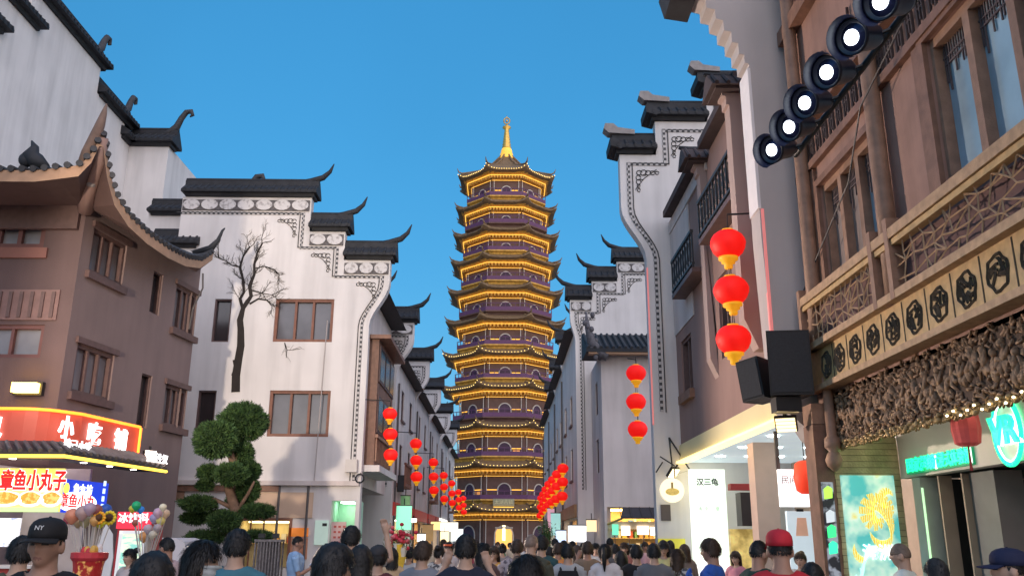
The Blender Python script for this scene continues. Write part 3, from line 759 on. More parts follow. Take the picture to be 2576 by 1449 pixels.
# ------------------------------------------------------------------ brown corner house (left)
def build_brown():
    A = Vector((-11.2, 22, 0)); th = rad(9); d = Vector((math.sin(th), math.cos(th), 0)); Ln = 5.9
    t = thing('brown_house', 'brown rendered corner house with swept-up tiled eaves above the snack shop', 'house', (-13.5, 24.5, 0))
    R = frame(A, d); Ff = frame(A, (1, 0, 0))
    nR = Vector((R[0][2], R[1][2], 0))
    def onR(u, v):
        dd = CROT @ Vector(((u - CX) / FPX, (CY - v) / FPX, -1)); k = (A - CAM).dot(nR) / dd.dot(nR); p = CAM + dd * k
        return (p - A).dot(d), p.z
    def rr(u0, u1, vl0, vl1):
        a0, z1 = onR(u0, vl0); _, z0 = onR(u0, vl1); a1, _ = onR(u1, (vl0 + vl1) / 2 + 20); return (a0, a1, z0, z1)
    W = [rr(238, 316, 572, 690), rr(196, 282, 862, 990), rr(445, 492, 715, 830), rr(418, 466, 965, 1070)]
    Nn = [rr(388, 404, 680, 790), rr(358, 374, 938, 1075)]
    top = 10.6
    b = MB(R); b.holes(0, Ln, 0, top, W + Nn, .35); b.build('street_wall', BROWNW, t)
    for w in W: window(t, R, *w, 3, FRAMED, GLASSG, .10, dep=.2, d=-.02); 
    for w in W:
        MB(R).box(w[0] - .1, w[1] + .1, w[3], w[3] + .16, .0, .08).build('window_head', FRAMED, t); MB(R).box(w[0] - .12, w[1] + .12, w[2] - .2, w[2], .0, .12).build('window_sill', FRAMED, t)
    for w in Nn: window(t, R, *w, 1, FRAMED, GLASSD, .04, dep=.2, d=-.02)
    # front wall (faces the camera), with upper window, panelled band and lower window
    def rf(u0, u1, v0, v1):
        a = P(u0, v0, Y=A.y); c = P(u1, v1, Y=A.y); return (a.x - A.x, c.x - A.x, c.z, a.z)
    f1 = rf(-110, 108, 522, 625); f2 = rf(-120, 100, 815, 900)
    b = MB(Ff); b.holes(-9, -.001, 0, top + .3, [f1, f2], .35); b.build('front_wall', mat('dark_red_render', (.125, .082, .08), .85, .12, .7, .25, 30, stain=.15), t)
    window(t, Ff, *f1, 4, mat('window_frame_red', (.15, .065, .058), .6, .1), GLASSG, .14, dep=.2, d=-.02)
    window(t, Ff, *f2, 3, mat('window_frame_red', (.15, .065, .058), .6, .1), GLASSG, .10, dep=.2, d=-.02)
    f3 = rf(-140, 142, 728, 806)
    pb = MB(Ff).box(f3[0], f3[1], f3[2], f3[3], .001, .05).build('panel_band', mat('panel_wood', (.20, .12, .11), .7, .12, 4), t)
    for k in range(11):
        x = f3[0] + (f3[1] - f3[0]) * (k + .5) / 11; MB(Ff).box(x - .045, x + .045, f3[2] + .06, f3[3] - .06, .05, .09).build('slat', FRAMED, pb)
    MB(Ff).box(f1[0] - .2, f1[1] + .15, f1[2] - .28, f1[2], .0, .08).build('window_sill', BRICKY, t)
    MB(Ff).box(-9, -.12, 9.55, 10.4, .0, .14).build('frieze_board', FRAMED, t)
    b = MB(); far = A + d * Ln
    b.rings([[(-20.2, 22.36, z), (-11.6, 22.36, z), (far.x - .4, far.y, z), (-20.2, far.y, z)] for z in (0, top)]); b.build('body', BROWNW, t)
    # drain pipe at the far corner
    p0 = far + Vector((.08, -.15, 0)); MB().tube([(p0.x + .25, p0.y, 10.1), (p0.x + .3, p0.y, 9.6), (p0.x + .05, p0.y, 8.9), (p0.x, p0.y, 8.2)], .03, 6).build('drainpipe', PIPE, t)
    # roof: eave curve (outer edge) and inner line; swept corner
    # eave line sampled through survey points of the real eave
    E = []
    zf = 10.25; Yf = 19.9
    for u in (-420, -250, -120, 0, 90, 150): E.append((P(u, 437, Y=Yf), 0))
    pts = [Vector((e[0].x, Yf, zf + (0 if i < 5 else .08))) for i, e in enumerate(E)]
    pts += [P(200, 425, Y=20.05), P(232, 392, Y=20.2), P(253, 350, Y=20.3)]
    nfront = len(pts)
    right = [P(262, 352, Y=20.35), P(272, 430, Y=20.7), P(290, 498, Y=21.2), P(325, 552, Y=21.9), P(372, 596, Y=22.9), P(425, 633, Y=24.2), P(470, 655, Y=25.6), P(505, 660, Y=26.8), P(536, 640, Y=27.9)]
    allp = pts + right
    inner = []
    for p in pts: inner.append(Vector((min(p.x - .2, -11.3), 22.4, 10.75)))
    for p in right: inner.append(Vector((min(p.x - .5, -11.3 + .158 * (p.y - 22)), max(p.y + .2, 22.4), 10.45)))
    def strip(A_, B_, nm, m, thick=None):
        b = MB()
        for i in range(len(A_) - 1): b.quad(A_[i], A_[i + 1], B_[i + 1], B_[i])
        return b.build(nm, m, t, False)
    up = Vector((0, 0, .10))
    # tiled upper surface, tan fascia board, brown soffit
    rs = strip([p + up for p in allp], [p for p in inner], 'roof', TILE)
    strip([p - Vector((0, 0, .20)) for p in allp], [p + up for p in allp], 'eave_board', FASCIA)
    wallline = [Vector((p.x if p.x < -11.5 else -11.3, 21.9, 10.2)) for p in pts] + [A + d * max(0, min(Ln, (p - A).dot(d))) + Vector((.05, 0, 10.2)) for p in right]
    wallline = [Vector((w.x, w.y, 10.2)) for w in wallline]
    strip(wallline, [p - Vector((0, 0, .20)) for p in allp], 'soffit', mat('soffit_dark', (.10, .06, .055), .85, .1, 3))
    # tile ends and tile rows along the eave
    tm = MB().rings([[(.085 * math.cos(q), y, .085 * math.sin(q)) for q in [2 * math.pi * j / 8 for j in range(8)]] for y in (-.06, .9)]).mesh('tile', TILEG)
    def walk(Ps, In, step=.27):
        acc = 0; out = []
        for i in range(len(Ps) - 1):
            L = (Ps[i + 1] - Ps[i]).length; s = acc
            while s < L:
                u = s / L; out.append((Ps[i].lerp(Ps[i + 1], u), In[i].lerp(In[i + 1], u))); s += step
            acc = s - L
        return out
    for p, q in walk(allp, inner):
        dr = (q - p).normalized(); rot = dr.to_track_quat('Y', 'Z').to_matrix().to_4x4()
        piece('tile', tm, rs, Matrix.Translation(p + Vector((0, 0, .14))) @ rot)
    # horn on the near corner and on the far corner, ridge beast on the front
    c0 = pts[-1]; 
    hp = [P(205, 432, Y=20.6), P(222, 385, Y=20.4), P(240, 345, Y=20.3), P(253, 312, Y=20.25), P(262, 284, Y=20.2), P(268, 262, Y=20.2)]
    MB().tube(hp, [.16, .17, .15, .12, .075, .02], 8).build('corner_horn', mat('horn_tile', (.20, .13, .10), .7, .2, 4), t, True)
    MB().tube([right[0] + Vector((-.02, 0, .05)), P(250, 405, Y=20.6), P(226, 470, Y=21.3), P(214, 530, Y=22.0)], [.12, .16, .2, .2], 8).build('corner_rafter', BROWNR, t, True)
    MB().ell(P(229, 465, Y=21.1), (.12, .12, .07)).build('corner_rosette', STONE, t, True)
    e = right[-1]
    MB().tube([e + Vector((-.7, .2, .1)), e + Vector((-.1, 0, .2)), P(548, 605, Y=27.95), P(560, 580, Y=28), P(566, 574, Y=28)], [.12, .13, .07, .045, .02], 8).build('far_horn', TILE, t, True)
    b = MB(); c = P(86, 412, Y=20.2)
    b.tube([c + Vector((.35, 0, -.1)), c + Vector((.05, 0, .05)), c + Vector((-.12, 0, .25)), c + Vector((-.05, 0, .45)), c + Vector((-.16, 0, .62))], [.08, .22, .2, .1, .02], 8)
    b.ell(c + Vector((-.2, 0, .1)), (.2, .15, .2)); b.build('ridge_beast', TILE, t, True)
    return A, d
build_brown()
# ------------------------------------------------------------------ timber house on the right (nearest)
def build_timber():
    X = 5.5
    t = thing('timber_house', 'brown timber shop house with lattice balcony and carved beam, nearest on the right', 'house', (7.5, 11, 0))
    S = frame((X, 0, 0), (0, -1, 0))          # a = -Y : runs towards the camera
    def a(y): return -y
    Y0, Y1 = 1.5, 14.98
    CARVE = mat('carved_frieze', (.30, .185, .11), .6, .45, 14, .9, 22)
    # wall with openings for the windows
    ws = (a(14.0), a(11.85), 5.92, 7.62); wb = [(a(9.98), a(7.4), 5.9, 7.95), (a(6.6), a(4.2), 5.9, 7.95)]
    b = MB(S); b.holes(a(Y1), a(Y0), 4.0, 13.0, [ws] + wb, .3); b.build('upper_wall', mat('brown_cladding', (.33, .195, .155), .7, .14, 2, .25, 30, stain=.3), t)
    MB().box(X + 3.0, X + 8, Y0, Y1, 0, 13).build('body', BROWNR, t)
    MB().box(X + .31, X + 3.0, Y0, Y1, 3.9, 13).build('upper_floor', BROWNR, t)
    for w, nm in [(ws, 3)] + [(x, 3) for x in wb]:
        xs = [w[0] + (w[1] - w[0]) * i / nm for i in range(nm + 1)]
        fb = MB(S)
        fb.box(w[0], w[1], w[3] - .12, w[3], -.22, -.04); fb.box(w[0], w[1], w[2], w[2] + .12, -.22, -.04)
        for i, x in enumerate(xs): 
            lo, hi = max(w[0], x - .07), min(w[1], x + .07)
            fb.box(lo, hi, w[2] + .12, w[3] - .12, -.22, -.04)
        f = fb.build('window', WOODM, t)
        for i in range(nm):
            g_ = GLASSB if (w is not ws or i == 2) else mat('curtain_dull', (.26, .21, .19), .3, .1, 2, spec=.6)
            p0, p1 = xs[i] + .07, xs[i + 1] - .07
            MB(S).box(p0, p1, w[2] + .12, w[3] - .12, -.20, -.18).build('pane', g_, f)
            # lattice fringe hanging over the top of each pane
            lb = MB(S); k = 0; x = p0 + .03
            while x < p1 - .02:
                ln = .34 + .13 * math.sin(k * 1.9) + (.18 if k < 2 else 0); lb.box(x, x + .018, w[3] - .12 - ln, w[3] - .12, -.17, -.15); x += .058; k += 1
            lb.box(p0, p1, w[3] - .30, w[3] - .28, -.172, -.148); lb.box(p0 + .02, p1 - .02, w[3] - .40, w[3] - .38, -.172, -.148)
            lb.build('fretwork_fringe', mat('fringe_wood', (.11, .08, .08), .6, .15, 6), f)
        MB(S).box(w[0] - .14, w[0], w[2] - .1, w[3] + .12, .0, .07).build('jamb', WOOD, t); MB(S).box(w[1], w[1] + .14, w[2] - .1, w[3] + .12, .0, .07).build('jamb', WOOD, t)
        MB(S).box(w[0], w[1], w[3], w[3] + .12, .0, .07).build('window_head', WOOD, t)
    # posts
    for y in (11.35, 14.35, 7.0, 3.4):
        MB().lathe([(.135, 4.78), (.125, 6.4), (.118, 8.2), (.115, 12.9)], 14, (X - .16, y, 0)).build('post', WOODM, t, True)
    for y in (13.95 + .25, 11.62, 10.2): MB(S).box(a(y) - .09, a(y) + .09, 5.75, 8.0, .001, .06).build('pilaster', WOOD, t)
    # beams above the windows, fretwork hanging strips
    for z0, z1, dd in ((8.02, 8.16, .10), (8.78, 8.98, .16), (10.9, 11.2, .2)):
        MB(S).box(a(14.9), a(Y0), z0, z1, .001, dd).build('beam', WOOD, t)
    FR = mat('dark_fret_wood', (.075, .05, .045), .6, .15, 6)
    for k in range(40):
        y = 14.5 - k * .32
        if y < 2: break
        b = MB(S)
        for j, (l0, l1) in enumerate(((8.2, 8.62), (8.28, 8.55), (8.2, 8.7))):
            b.box(a(y) + j * .075, a(y) + j * .075 + .022, l0, l1, .02, .06)
        b.box(a(y), a(y) + .17, 8.45, 8.47, .02, .055); b.build('fret_strip', FR, t)
    for k in range(18):
        y = 14.2 - k * .7; b = MB(S)
        b.box(a(y), a(y) + .03, 9.1, 9.9, .02, .06); b.box(a(y), a(y) + .3, 9.5, 9.53, .02, .06); b.box(a(y) + .27, a(y) + .3, 9.2, 9.8, .02, .06); b.build('fret_strip', FR, t)
    # balcony: rails, ice-crack lattice
    z0, z1 = 4.84, 5.68
    bl = MB(S); bl.box(a(14.7), a(Y0), z1 - .08, z1 + .06, .16, .34); bl.box(a(14.7), a(Y0), z0 - .06, z0 + .05, .16, .34)
    bal = bl.build('balcony', WOODL, t)
    MB(S).box(a(14.7), a(Y0), z1 - .17, z1 - .09, .19, .31).build('rail_bead', WOODG, bal)
    MB(S).box(a(14.7), a(Y0), z0 + .05, z1 - .17, .12, .14).build('backing', mat('lattice_backing', (.16, .09, .085), .8, .1, 3), bal)
    for y in (14.62, 11.6, 11.05, 7.3, 6.7): MB(S).box(a(y) - .06, a(y) + .06, z0 - .058, z1 + .22, .155, .345).build('baluster_post', WOODM, bal)
    rnd = random.Random(3); nb = 0
    def crack(ya, yb, cell):
        nonlocal nb
        # jittered point grid joined into an irregular crackle of straight bars
        nx = max(3, round((ya - yb) / cell)); nz = 4; pt = {}
        for i in range(nx + 1):
            for j in range(nz + 1):
                jx = 0 if i in (0, nx) else rnd.uniform(-.38, .38); jz = 0 if j in (0, nz) else rnd.uniform(-.38, .38)
                pt[i, j] = (a(ya - (ya - yb) * (i + jx) / nx), z0 + .05 + (z1 - .17 - z0 - .05) * (j + jz) / nz)
        for i in range(nx + 1):
            for j in range(nz + 1):
                for di, dj, pr in ((1, 0, .93), (0, 1, .93), (1, 1, .16), (1, -1, .12)):
                    if (i + di, j + dj) not in pt or rnd.random() > pr: continue
                    if j == j + dj and j in (0, nz): continue
                    if i == i + di and i in (0, nx): continue
                    p, q = pt[i, j], pt[i + di, j + dj]
                    MB(S).bar((p[0], p[1], .26), (q[0], q[1], .26), .017).build('lattice_bar', WOODL, bal); nb += 1
    crack(14.5, 11.7, .22); crack(11.0, 7.4, .25)
    # beam with round carved medallions below the balcony
    mb_ = MB(S).prism([(a(14.7), 4.16), (a(Y0), 4.16), (a(Y0), 4.78), (a(14.7), 4.78)], .03, .20).build('medallion_beam', WOODG, t)
    MB(S).box(a(14.7), a(Y0), 4.10, 4.19, .0, .27).build('beam_moulding', WOODL, mb_)
    CUT = mat('carved_dark', (.06, .045, .03), .8, .3, 12)
    ymed = [13.95, 13.38, 12.75, 12.1, 11.45, 10.8, 10.15, 9.5, 8.85, 8.2, 7.5]
    for k, y in enumerate(ymed):
        b = MB(S); c = (a(y), 4.47); r0 = .20
        for j in range(16):
            q0, q1 = 2 * math.pi * j / 16, 2 * math.pi * (j + 1) / 16
            w = 1 + .09 * math.sin(q0 * 6); w1 = 1 + .09 * math.sin(q1 * 6)
            b.tube([(c[0] + r0 * w * math.cos(q0), c[1] + r0 * w * math.sin(q0), .205), (c[0] + r0 * w1 * math.cos(q1), c[1] + r0 * w1 * math.sin(q1), .205)], .022, 4)
        for j in range(13):
            q = rnd.uniform(0, 6.28); rr = r0 * rnd.uniform(.1, .75); q2 = q + rnd.uniform(.6, 1.5)
            b.tube([(c[0] + rr * math.cos(q), c[1] + rr * math.sin(q), .205), (c[0] + rr * .9 * math.cos(q + .5), c[1] + rr * math.sin(q + .5), .21), (c[0] + r0 * .8 * math.cos(q2), c[1] + r0 * .8 * math.sin(q2), .205)], .02, 4)
        b.build('round_medallion', CUT, mb_)
        if k: 
            ym = (ymed[k - 1] + y) / 2; MB(S).box(a(ym) - .012, a(ym) + .012, 4.2, 4.76, .2, .206).build('panel_joint', CUT, mb_)
    # carved frieze: deep relief of figures, foliage and horses as lumps
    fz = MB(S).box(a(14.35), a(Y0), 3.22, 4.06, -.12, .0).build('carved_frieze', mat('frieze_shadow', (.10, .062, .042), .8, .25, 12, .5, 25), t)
    b = MB(S); r2 = random.Random(9)
    y = 14.25
    while y > 6.8:
        # figures, horses and clouds cut close together: flattened bodies, heads, limbs and curling leaves
        w = r2.uniform(.13, .20); zc = r2.uniform(3.42, 3.74)
        b.ell((a(y), zc, .0), (w * .5, r2.uniform(.10, .17), .06), 8, 6); b.ell((a(y) + r2.uniform(-.05, .05), zc + r2.uniform(.17, .22), .02), (.045, .055, .05), 7, 5)
        for _ in range(4):
            q = r2.uniform(0, 6.28); b.tube([(a(y), zc, .03), (a(y) + .10 * math.cos(q), zc + .12 * math.sin(q), .05), (a(y) + .17 * math.cos(q + .4), zc + .20 * math.sin(q + .4), .02)], [.035, .028, .016], 5)
        for _ in range(16):
            xx = a(y) + r2.uniform(-.13, .13); zz = r2.choice((r2.uniform(3.25, 3.45), r2.uniform(3.8, 4.03), r2.uniform(3.25, 4.03))); q = r2.uniform(0, 6.28); l = r2.uniform(.05, .10)
            b.tube([(xx, zz, -.01), (xx + l * .5 * math.cos(q), zz + l * .5 * math.sin(q), .035), (xx + l * math.cos(q + .9), zz + l * math.sin(q + .9), .02), (xx + l * .8 * math.cos(q + 1.7), zz + l * .8 * math.sin(q + 1.7), .0)], [.014, .02, .018, .008], 5)
        y -= w * 1.15
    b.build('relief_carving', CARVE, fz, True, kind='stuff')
    # gilded openwork fringe under the frieze
    b = MB(S); y = 14.2
    while y > 6.8:
        for j in range(3):
            b.ell((a(y) + r2.uniform(-.05, .05), 3.23 - .035 * j + r2.uniform(-.02, .02), r2.uniform(-.05, .03)), (.045, .035, .035), 6, 4)
        b.tube([(a(y) - .05, 3.26, -.03), (a(y), 3.13 + r2.uniform(-.02, .02), .0), (a(y) + .06, 3.25, -.03)], .015, 5); y -= .075
    b.build('gilded_fringe', mat('gilt', (.40, .27, .12), .4, .35, 12, metal=.25), fz, True, kind='stuff')
    for k in range(16):
        y = 10.6 - k * .16; MB(S).ell((a(y), 3.18 + .04 * math.sin(k * 2.1), .06), (.016, .016, .016), 6, 4).build('fairy_light', glow('fairy', (1, .85, .5), 3.0), fz)
    MB(S).box(a(14.3), a(2), 3.30, 3.36, -.30, -.22).build('added_fill_strip', glow('added_fill_led', (1, .92, .78), 1.6), fz)  # unseen strip added behind the frieze to brighten the shop fascia
    # hanging lotus-bud post at the corner
    MB().lathe([(.03, 2.78), (.11, 2.86), (.14, 2.96), (.1, 3.06), (.07, 3.1), (.13, 3.16), (.13, 3.3), (.08, 3.34), (.08, 4.3)], 12, (5.36, 14.2, 0)).build('lotus_bud_post', WOODM, t, True)
    MB(S).prism([(a(14.75), 4.1), (a(14.35), 4.1), (a(14.35), 3.2), (a(14.55), 3.3), (a(14.7), 3.8)], -.1, .12).build('bracket', WOOD, t)
    # plank-clad pier facing the camera with the big lit poster; side post
    F = frame((0, 14.4, 0), (1, 0, 0))
    pr = MB(F).box(5.42, 6.5, 0, 3.36, -.4, -.03).build('pier', mat('pier_core', (.16, .12, .07), .8, .1), t)
    for k in range(34):
        z = .02 + k * .098; MB(F).box(5.425 + .004 * (k % 3), 6.495, z, z + .09, -.03, .0 + .004 * (k % 2)).build('plank', PLANK, pr)
    MB(F).box(5.12, 5.41, 0, 3.55, -.42, .03).build('side_post', WOOD, t)
    MB(F).box(5.13, 5.42, 3.56, 3.9, -.42, .02).build('post_head', WOODM, t)
    POST = two_tone('poster_sea', (.10, .52, .50), (.75, .95, .75), 2.6, .4, .24, lo=.38, hi=.62, stretch=(1, 1, 1), c3=(.95, .72, .12))
    po = MB(F).box(5.5, 6.36, .55, 2.73, .006, .05).build('lit_poster', POST, t)
    PG = two_tone('poster_gold', (.95, .62, .05), (1, .90, .35), 9, .4, .24, kind='wave')
    for k, (cx, cz, r0, r1, q0, q1, wd) in enumerate(((6.02, 2.12, .30, .12, 30, 330, .13), (6.12, 2.2, .2, .05, -60, 200, .10), (5.98, 1.98, .38, .22, -40, 90, .07), (6.1, 1.9, .3, .2, 190, 330, .06), (5.75, 1.55, .22, .1, 150, 300, .05), (6.2, 2.35, .16, .1, 20, 200, .06))):
        ar = [(cx + (r0 + (r1 - r0) * j / 10) * .75 * math.cos(rad(q0 + (q1 - q0) * j / 10)), cz + (r0 + (r1 - r0) * j / 10) * math.sin(rad(q0 + (q1 - q0) * j / 10))) for j in range(11)]
        bb = MB(F)
        for j in range(10):
            w0, w1 = wd * math.sin(math.pi * (j + .3) / 11), wd * math.sin(math.pi * (j + 1.3) / 11)
            (x0, y0_), (x1, y1_) = ar[j], ar[j + 1]; L_ = math.hypot(x1 - x0, y1_ - y0_) or 1; nx, ny = -(y1_ - y0_) / L_, (x1 - x0) / L_
            bb.quad((x0 - nx * w0, y0_ - ny * w0, .052 + k * .0012), (x1 - nx * w1, y1_ - ny * w1, .052 + k * .0012), (x1 + nx * w1, y1_ + ny * w1, .052 + k * .0012), (x0 + nx * w0, y0_ + ny * w0, .052 + k * .0012))
        bb.build('golden_swirl', PG, po)
    for k in range(5):
        bb = MB(F); x0 = 5.53 + .03 * k; bb.tube([(x0, .75 + .1 * k, .053), (x0 + .12, .95 + .14 * k, .055), (x0 + .06 + .05 * k, 1.2 + .1 * k, .053)], .012, 4); bb.build('reed_print', glow('poster_pale', (.6, .95, .9), .28), po)
    text('海洲', .26, F, 5.98, 1.52, glow('poster_white', (1, 1, 1), .45), po, d=.06, ext=.004, bold=.004)
    sd = MB(F).box(5.17, 5.36, .6, 2.62, .032, .05).build('narrow_poster', two_tone('poster_dark', (.03, .03, .04), (.5, .52, .6), 5, .4, .1), t)
    for z, m in ((2.35, glow('lime', (.5, 1, .1), .35)), (1.75, glow('green', (.05, 1, .25), .42)), (1.5, glow('green2', (.05, .9, .45), .4)), (1.98, glow('palegrey', (.7, .75, .8), .25))):
        MB(F).prism([(5.20, z), (5.33, z + .02), (5.34, z + .17), (5.27, z + .21), (5.2, z + .16)], .05, .056).build('print', m, sd)
    # recessed shop front with the green sign
    V = frame((6.5, 0, 0), (0, -1, 0))
    sf = MB(V).box(a(14.4), a(2), 2.68, 3.92, -.2, 0).build('shop_fascia', mat('fascia_cream', (.66, .62, .56), .7, .06, 1.2), t)
    GREEN = glow('green_neon', (.02, .95, .38), .62); WHT = glow('white_neon', (.9, 1, .95), .8)
    cy, cz = 11.12, 3.06; b = MB(V); w_ = MB(V)
    for j in range(30):
        q0, q1 = 2 * math.pi * j / 30, 2 * math.pi * (j + 1) / 30
        for rr, bb, wd in ((.42, b, .032), (.375, w_, .014)):
            bb.tube([(a(cy) + rr * .72 * math.cos(q0), cz + rr * math.sin(q0), .05), (a(cy) + rr * .72 * math.cos(q1), cz + rr * math.sin(q1), .05)], wd, 6)
    lg = b.build('shop_logo', GREEN, sf, True); w_.build('logo_ring', WHT, lg, True)
    text('VR', .50, V, a(cy), cz, GREEN, lg, 'logo_letters', d=.10, ext=.02, bold=.012)
    text('VR', .50, V, a(cy) + .025, cz - .01, WHT, lg, 'logo_letter_edge', d=.065, ext=.01, bold=.014)
    ss = MB(V).box(a(14.05), a(12.05), 2.72, 2.96, .004, .05).build('green_sign', mat('sign_green_base', (.02, .25, .12), .5, .05, emit=.06, ecol=(.02, 1, .4)), sf)
    text('国家超级', .235, V, a(13.56), 2.84, GREEN, ss, d=.06, ext=.01, bold=.004); text('沉浸式体验馆', .235, V, a(12.6), 2.84, GREEN, ss, d=.06, ext=.01, sx=.8, bold=.004)
    for y in (13.06, 12.06): MB(V).box(a(y) - .035, a(y) + .02, 2.74, 2.95, .05, .06).build('sign_divider', WHT, ss)
    # dark interior: jambs, side column, back wall, screen
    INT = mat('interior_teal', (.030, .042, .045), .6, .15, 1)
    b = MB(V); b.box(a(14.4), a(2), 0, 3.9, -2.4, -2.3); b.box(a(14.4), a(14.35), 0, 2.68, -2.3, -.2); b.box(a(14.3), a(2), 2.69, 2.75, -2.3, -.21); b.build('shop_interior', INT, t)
    MB(V).box(a(13.98), a(13.72), 0, 2.66, -.25, .02).build('jamb', mat('jamb_pale', (.42, .45, .40), .6, .08), t)
    MB(V).box(a(13.70), a(13.67), 0, 2.5, .0, .022).build('jamb_light', glow('jamb_glow', (.6, 1, .55), .35), t)
    MB(V).box(a(13.40), a(13.36), 0, 2.66, -.3, -.1).build('mullion', mat('mullion_tan', (.35, .27, .2), .5, .1), t); MB(V).box(a(12.9), a(12.86), 0, 2.66, -.4, -.2).build('mullion', mat('mullion_tan', (.35, .27, .2), .5, .1), t)
    MB(V).box(a(12.85), a(12.2), 0, 2.66, -.7, -.3).build('inner_column', mat('inner_col', (.16, .17, .16), .5, .1), t)
    scr = MB(frame((0, 12.2, 0), (1, 0, 0))).box(7.05, 8.6, 1.35, 2.1, -.05, 0)
    MB(V).box(a(14.3), a(13.99), .0, 2.3, -.5, -.3).build('side_shelf', mat('shelf_brown', (.20, .12, .08), .7, .2), t)
    for k in range(5): MB(V).box(a(14.29), a(14.0), 1.3 + k * .2, 1.33 + k * .2, -.3, -.22).build('shelf', WOODL, t)
    s_ = MB(V).box(a(11.6), a(10.2), 1.45, 2.05, -.9, -.84).build('screen', two_tone('screen_image', (.85, .8, .9), (.9, .25, .08), 3.2, .3, .35, lo=.42, hi=.6, c3=(.1, .2, .8)), t)
    # white end pier with corbel head (gable end of this house) facing the camera
    G = frame((0, 15.0, 0), (1, 0, 0))
    poly = [(5.65, 3.34), (5.38, 3.34), (5.30, 3.42), (5.2, 3.6), (5.0, 3.78), (4.84, 3.95), (4.79, 4.15), (4.72, 7), (4.74, 10.6)]
    st = [(4.74, 10.6), (4.66, 10.62), (4.66, 10.8), (4.56, 10.82), (4.56, 11.05), (4.44, 11.08), (4.44, 11.3), (4.3, 11.34), (4.3, 11.55), (4.15, 11.6), (4.15, 11.8), (3.98, 11.84), (3.98, 12.05), (3.8, 12.1), (3.7, 12.6)]
    poly += st[1:] + [(3.7, 13.6), (5.65, 13.6)]
    MB(G).prism(poly, -.55, 0).build('gable_pier', mat('pier_plaster', (.50, .46, .45), .85, .05, .7, .2, 50, stain=.1), t)
    MB(G).box(4.70, 4.755, 7.6, 10.5, -.56, .012).build('corner_strip', mat('white_strip', (.8, .76, .76), .6, .05), t)
    MB(G).box(4.745, 4.80, 4.2, 7.59, -.05, .012).build('painted_red_glow_trim', glow('painted_lantern_glow', (1, .30, .28), .11), t)  # red lantern light on the white trim, painted as a glowing strip
    b = MB(G); b.prism([(3.3, 12.1), (3.78, 12.02), (3.9, 12.5), (3.9, 12.9), (3.2, 12.5)], -.8, .2); b.build('eave_end', TILE, t)
    MB(G).box(5.66, 5.9, 4.8, 13, -.5, -.02).build('corner_board', WOOD, t)
    # cables
    b = MB(S); b.tube([(a(14.9), 5.95, .15), (a(14.0), 6.45, .12), (a(12.6), 7.1, .1), (a(11.35), 7.75, .34), (a(9.8), 8.45, .2), (a(8), 9.0, .15)], .014, 5); b.build('cable', PIPE, t)
build_timber()

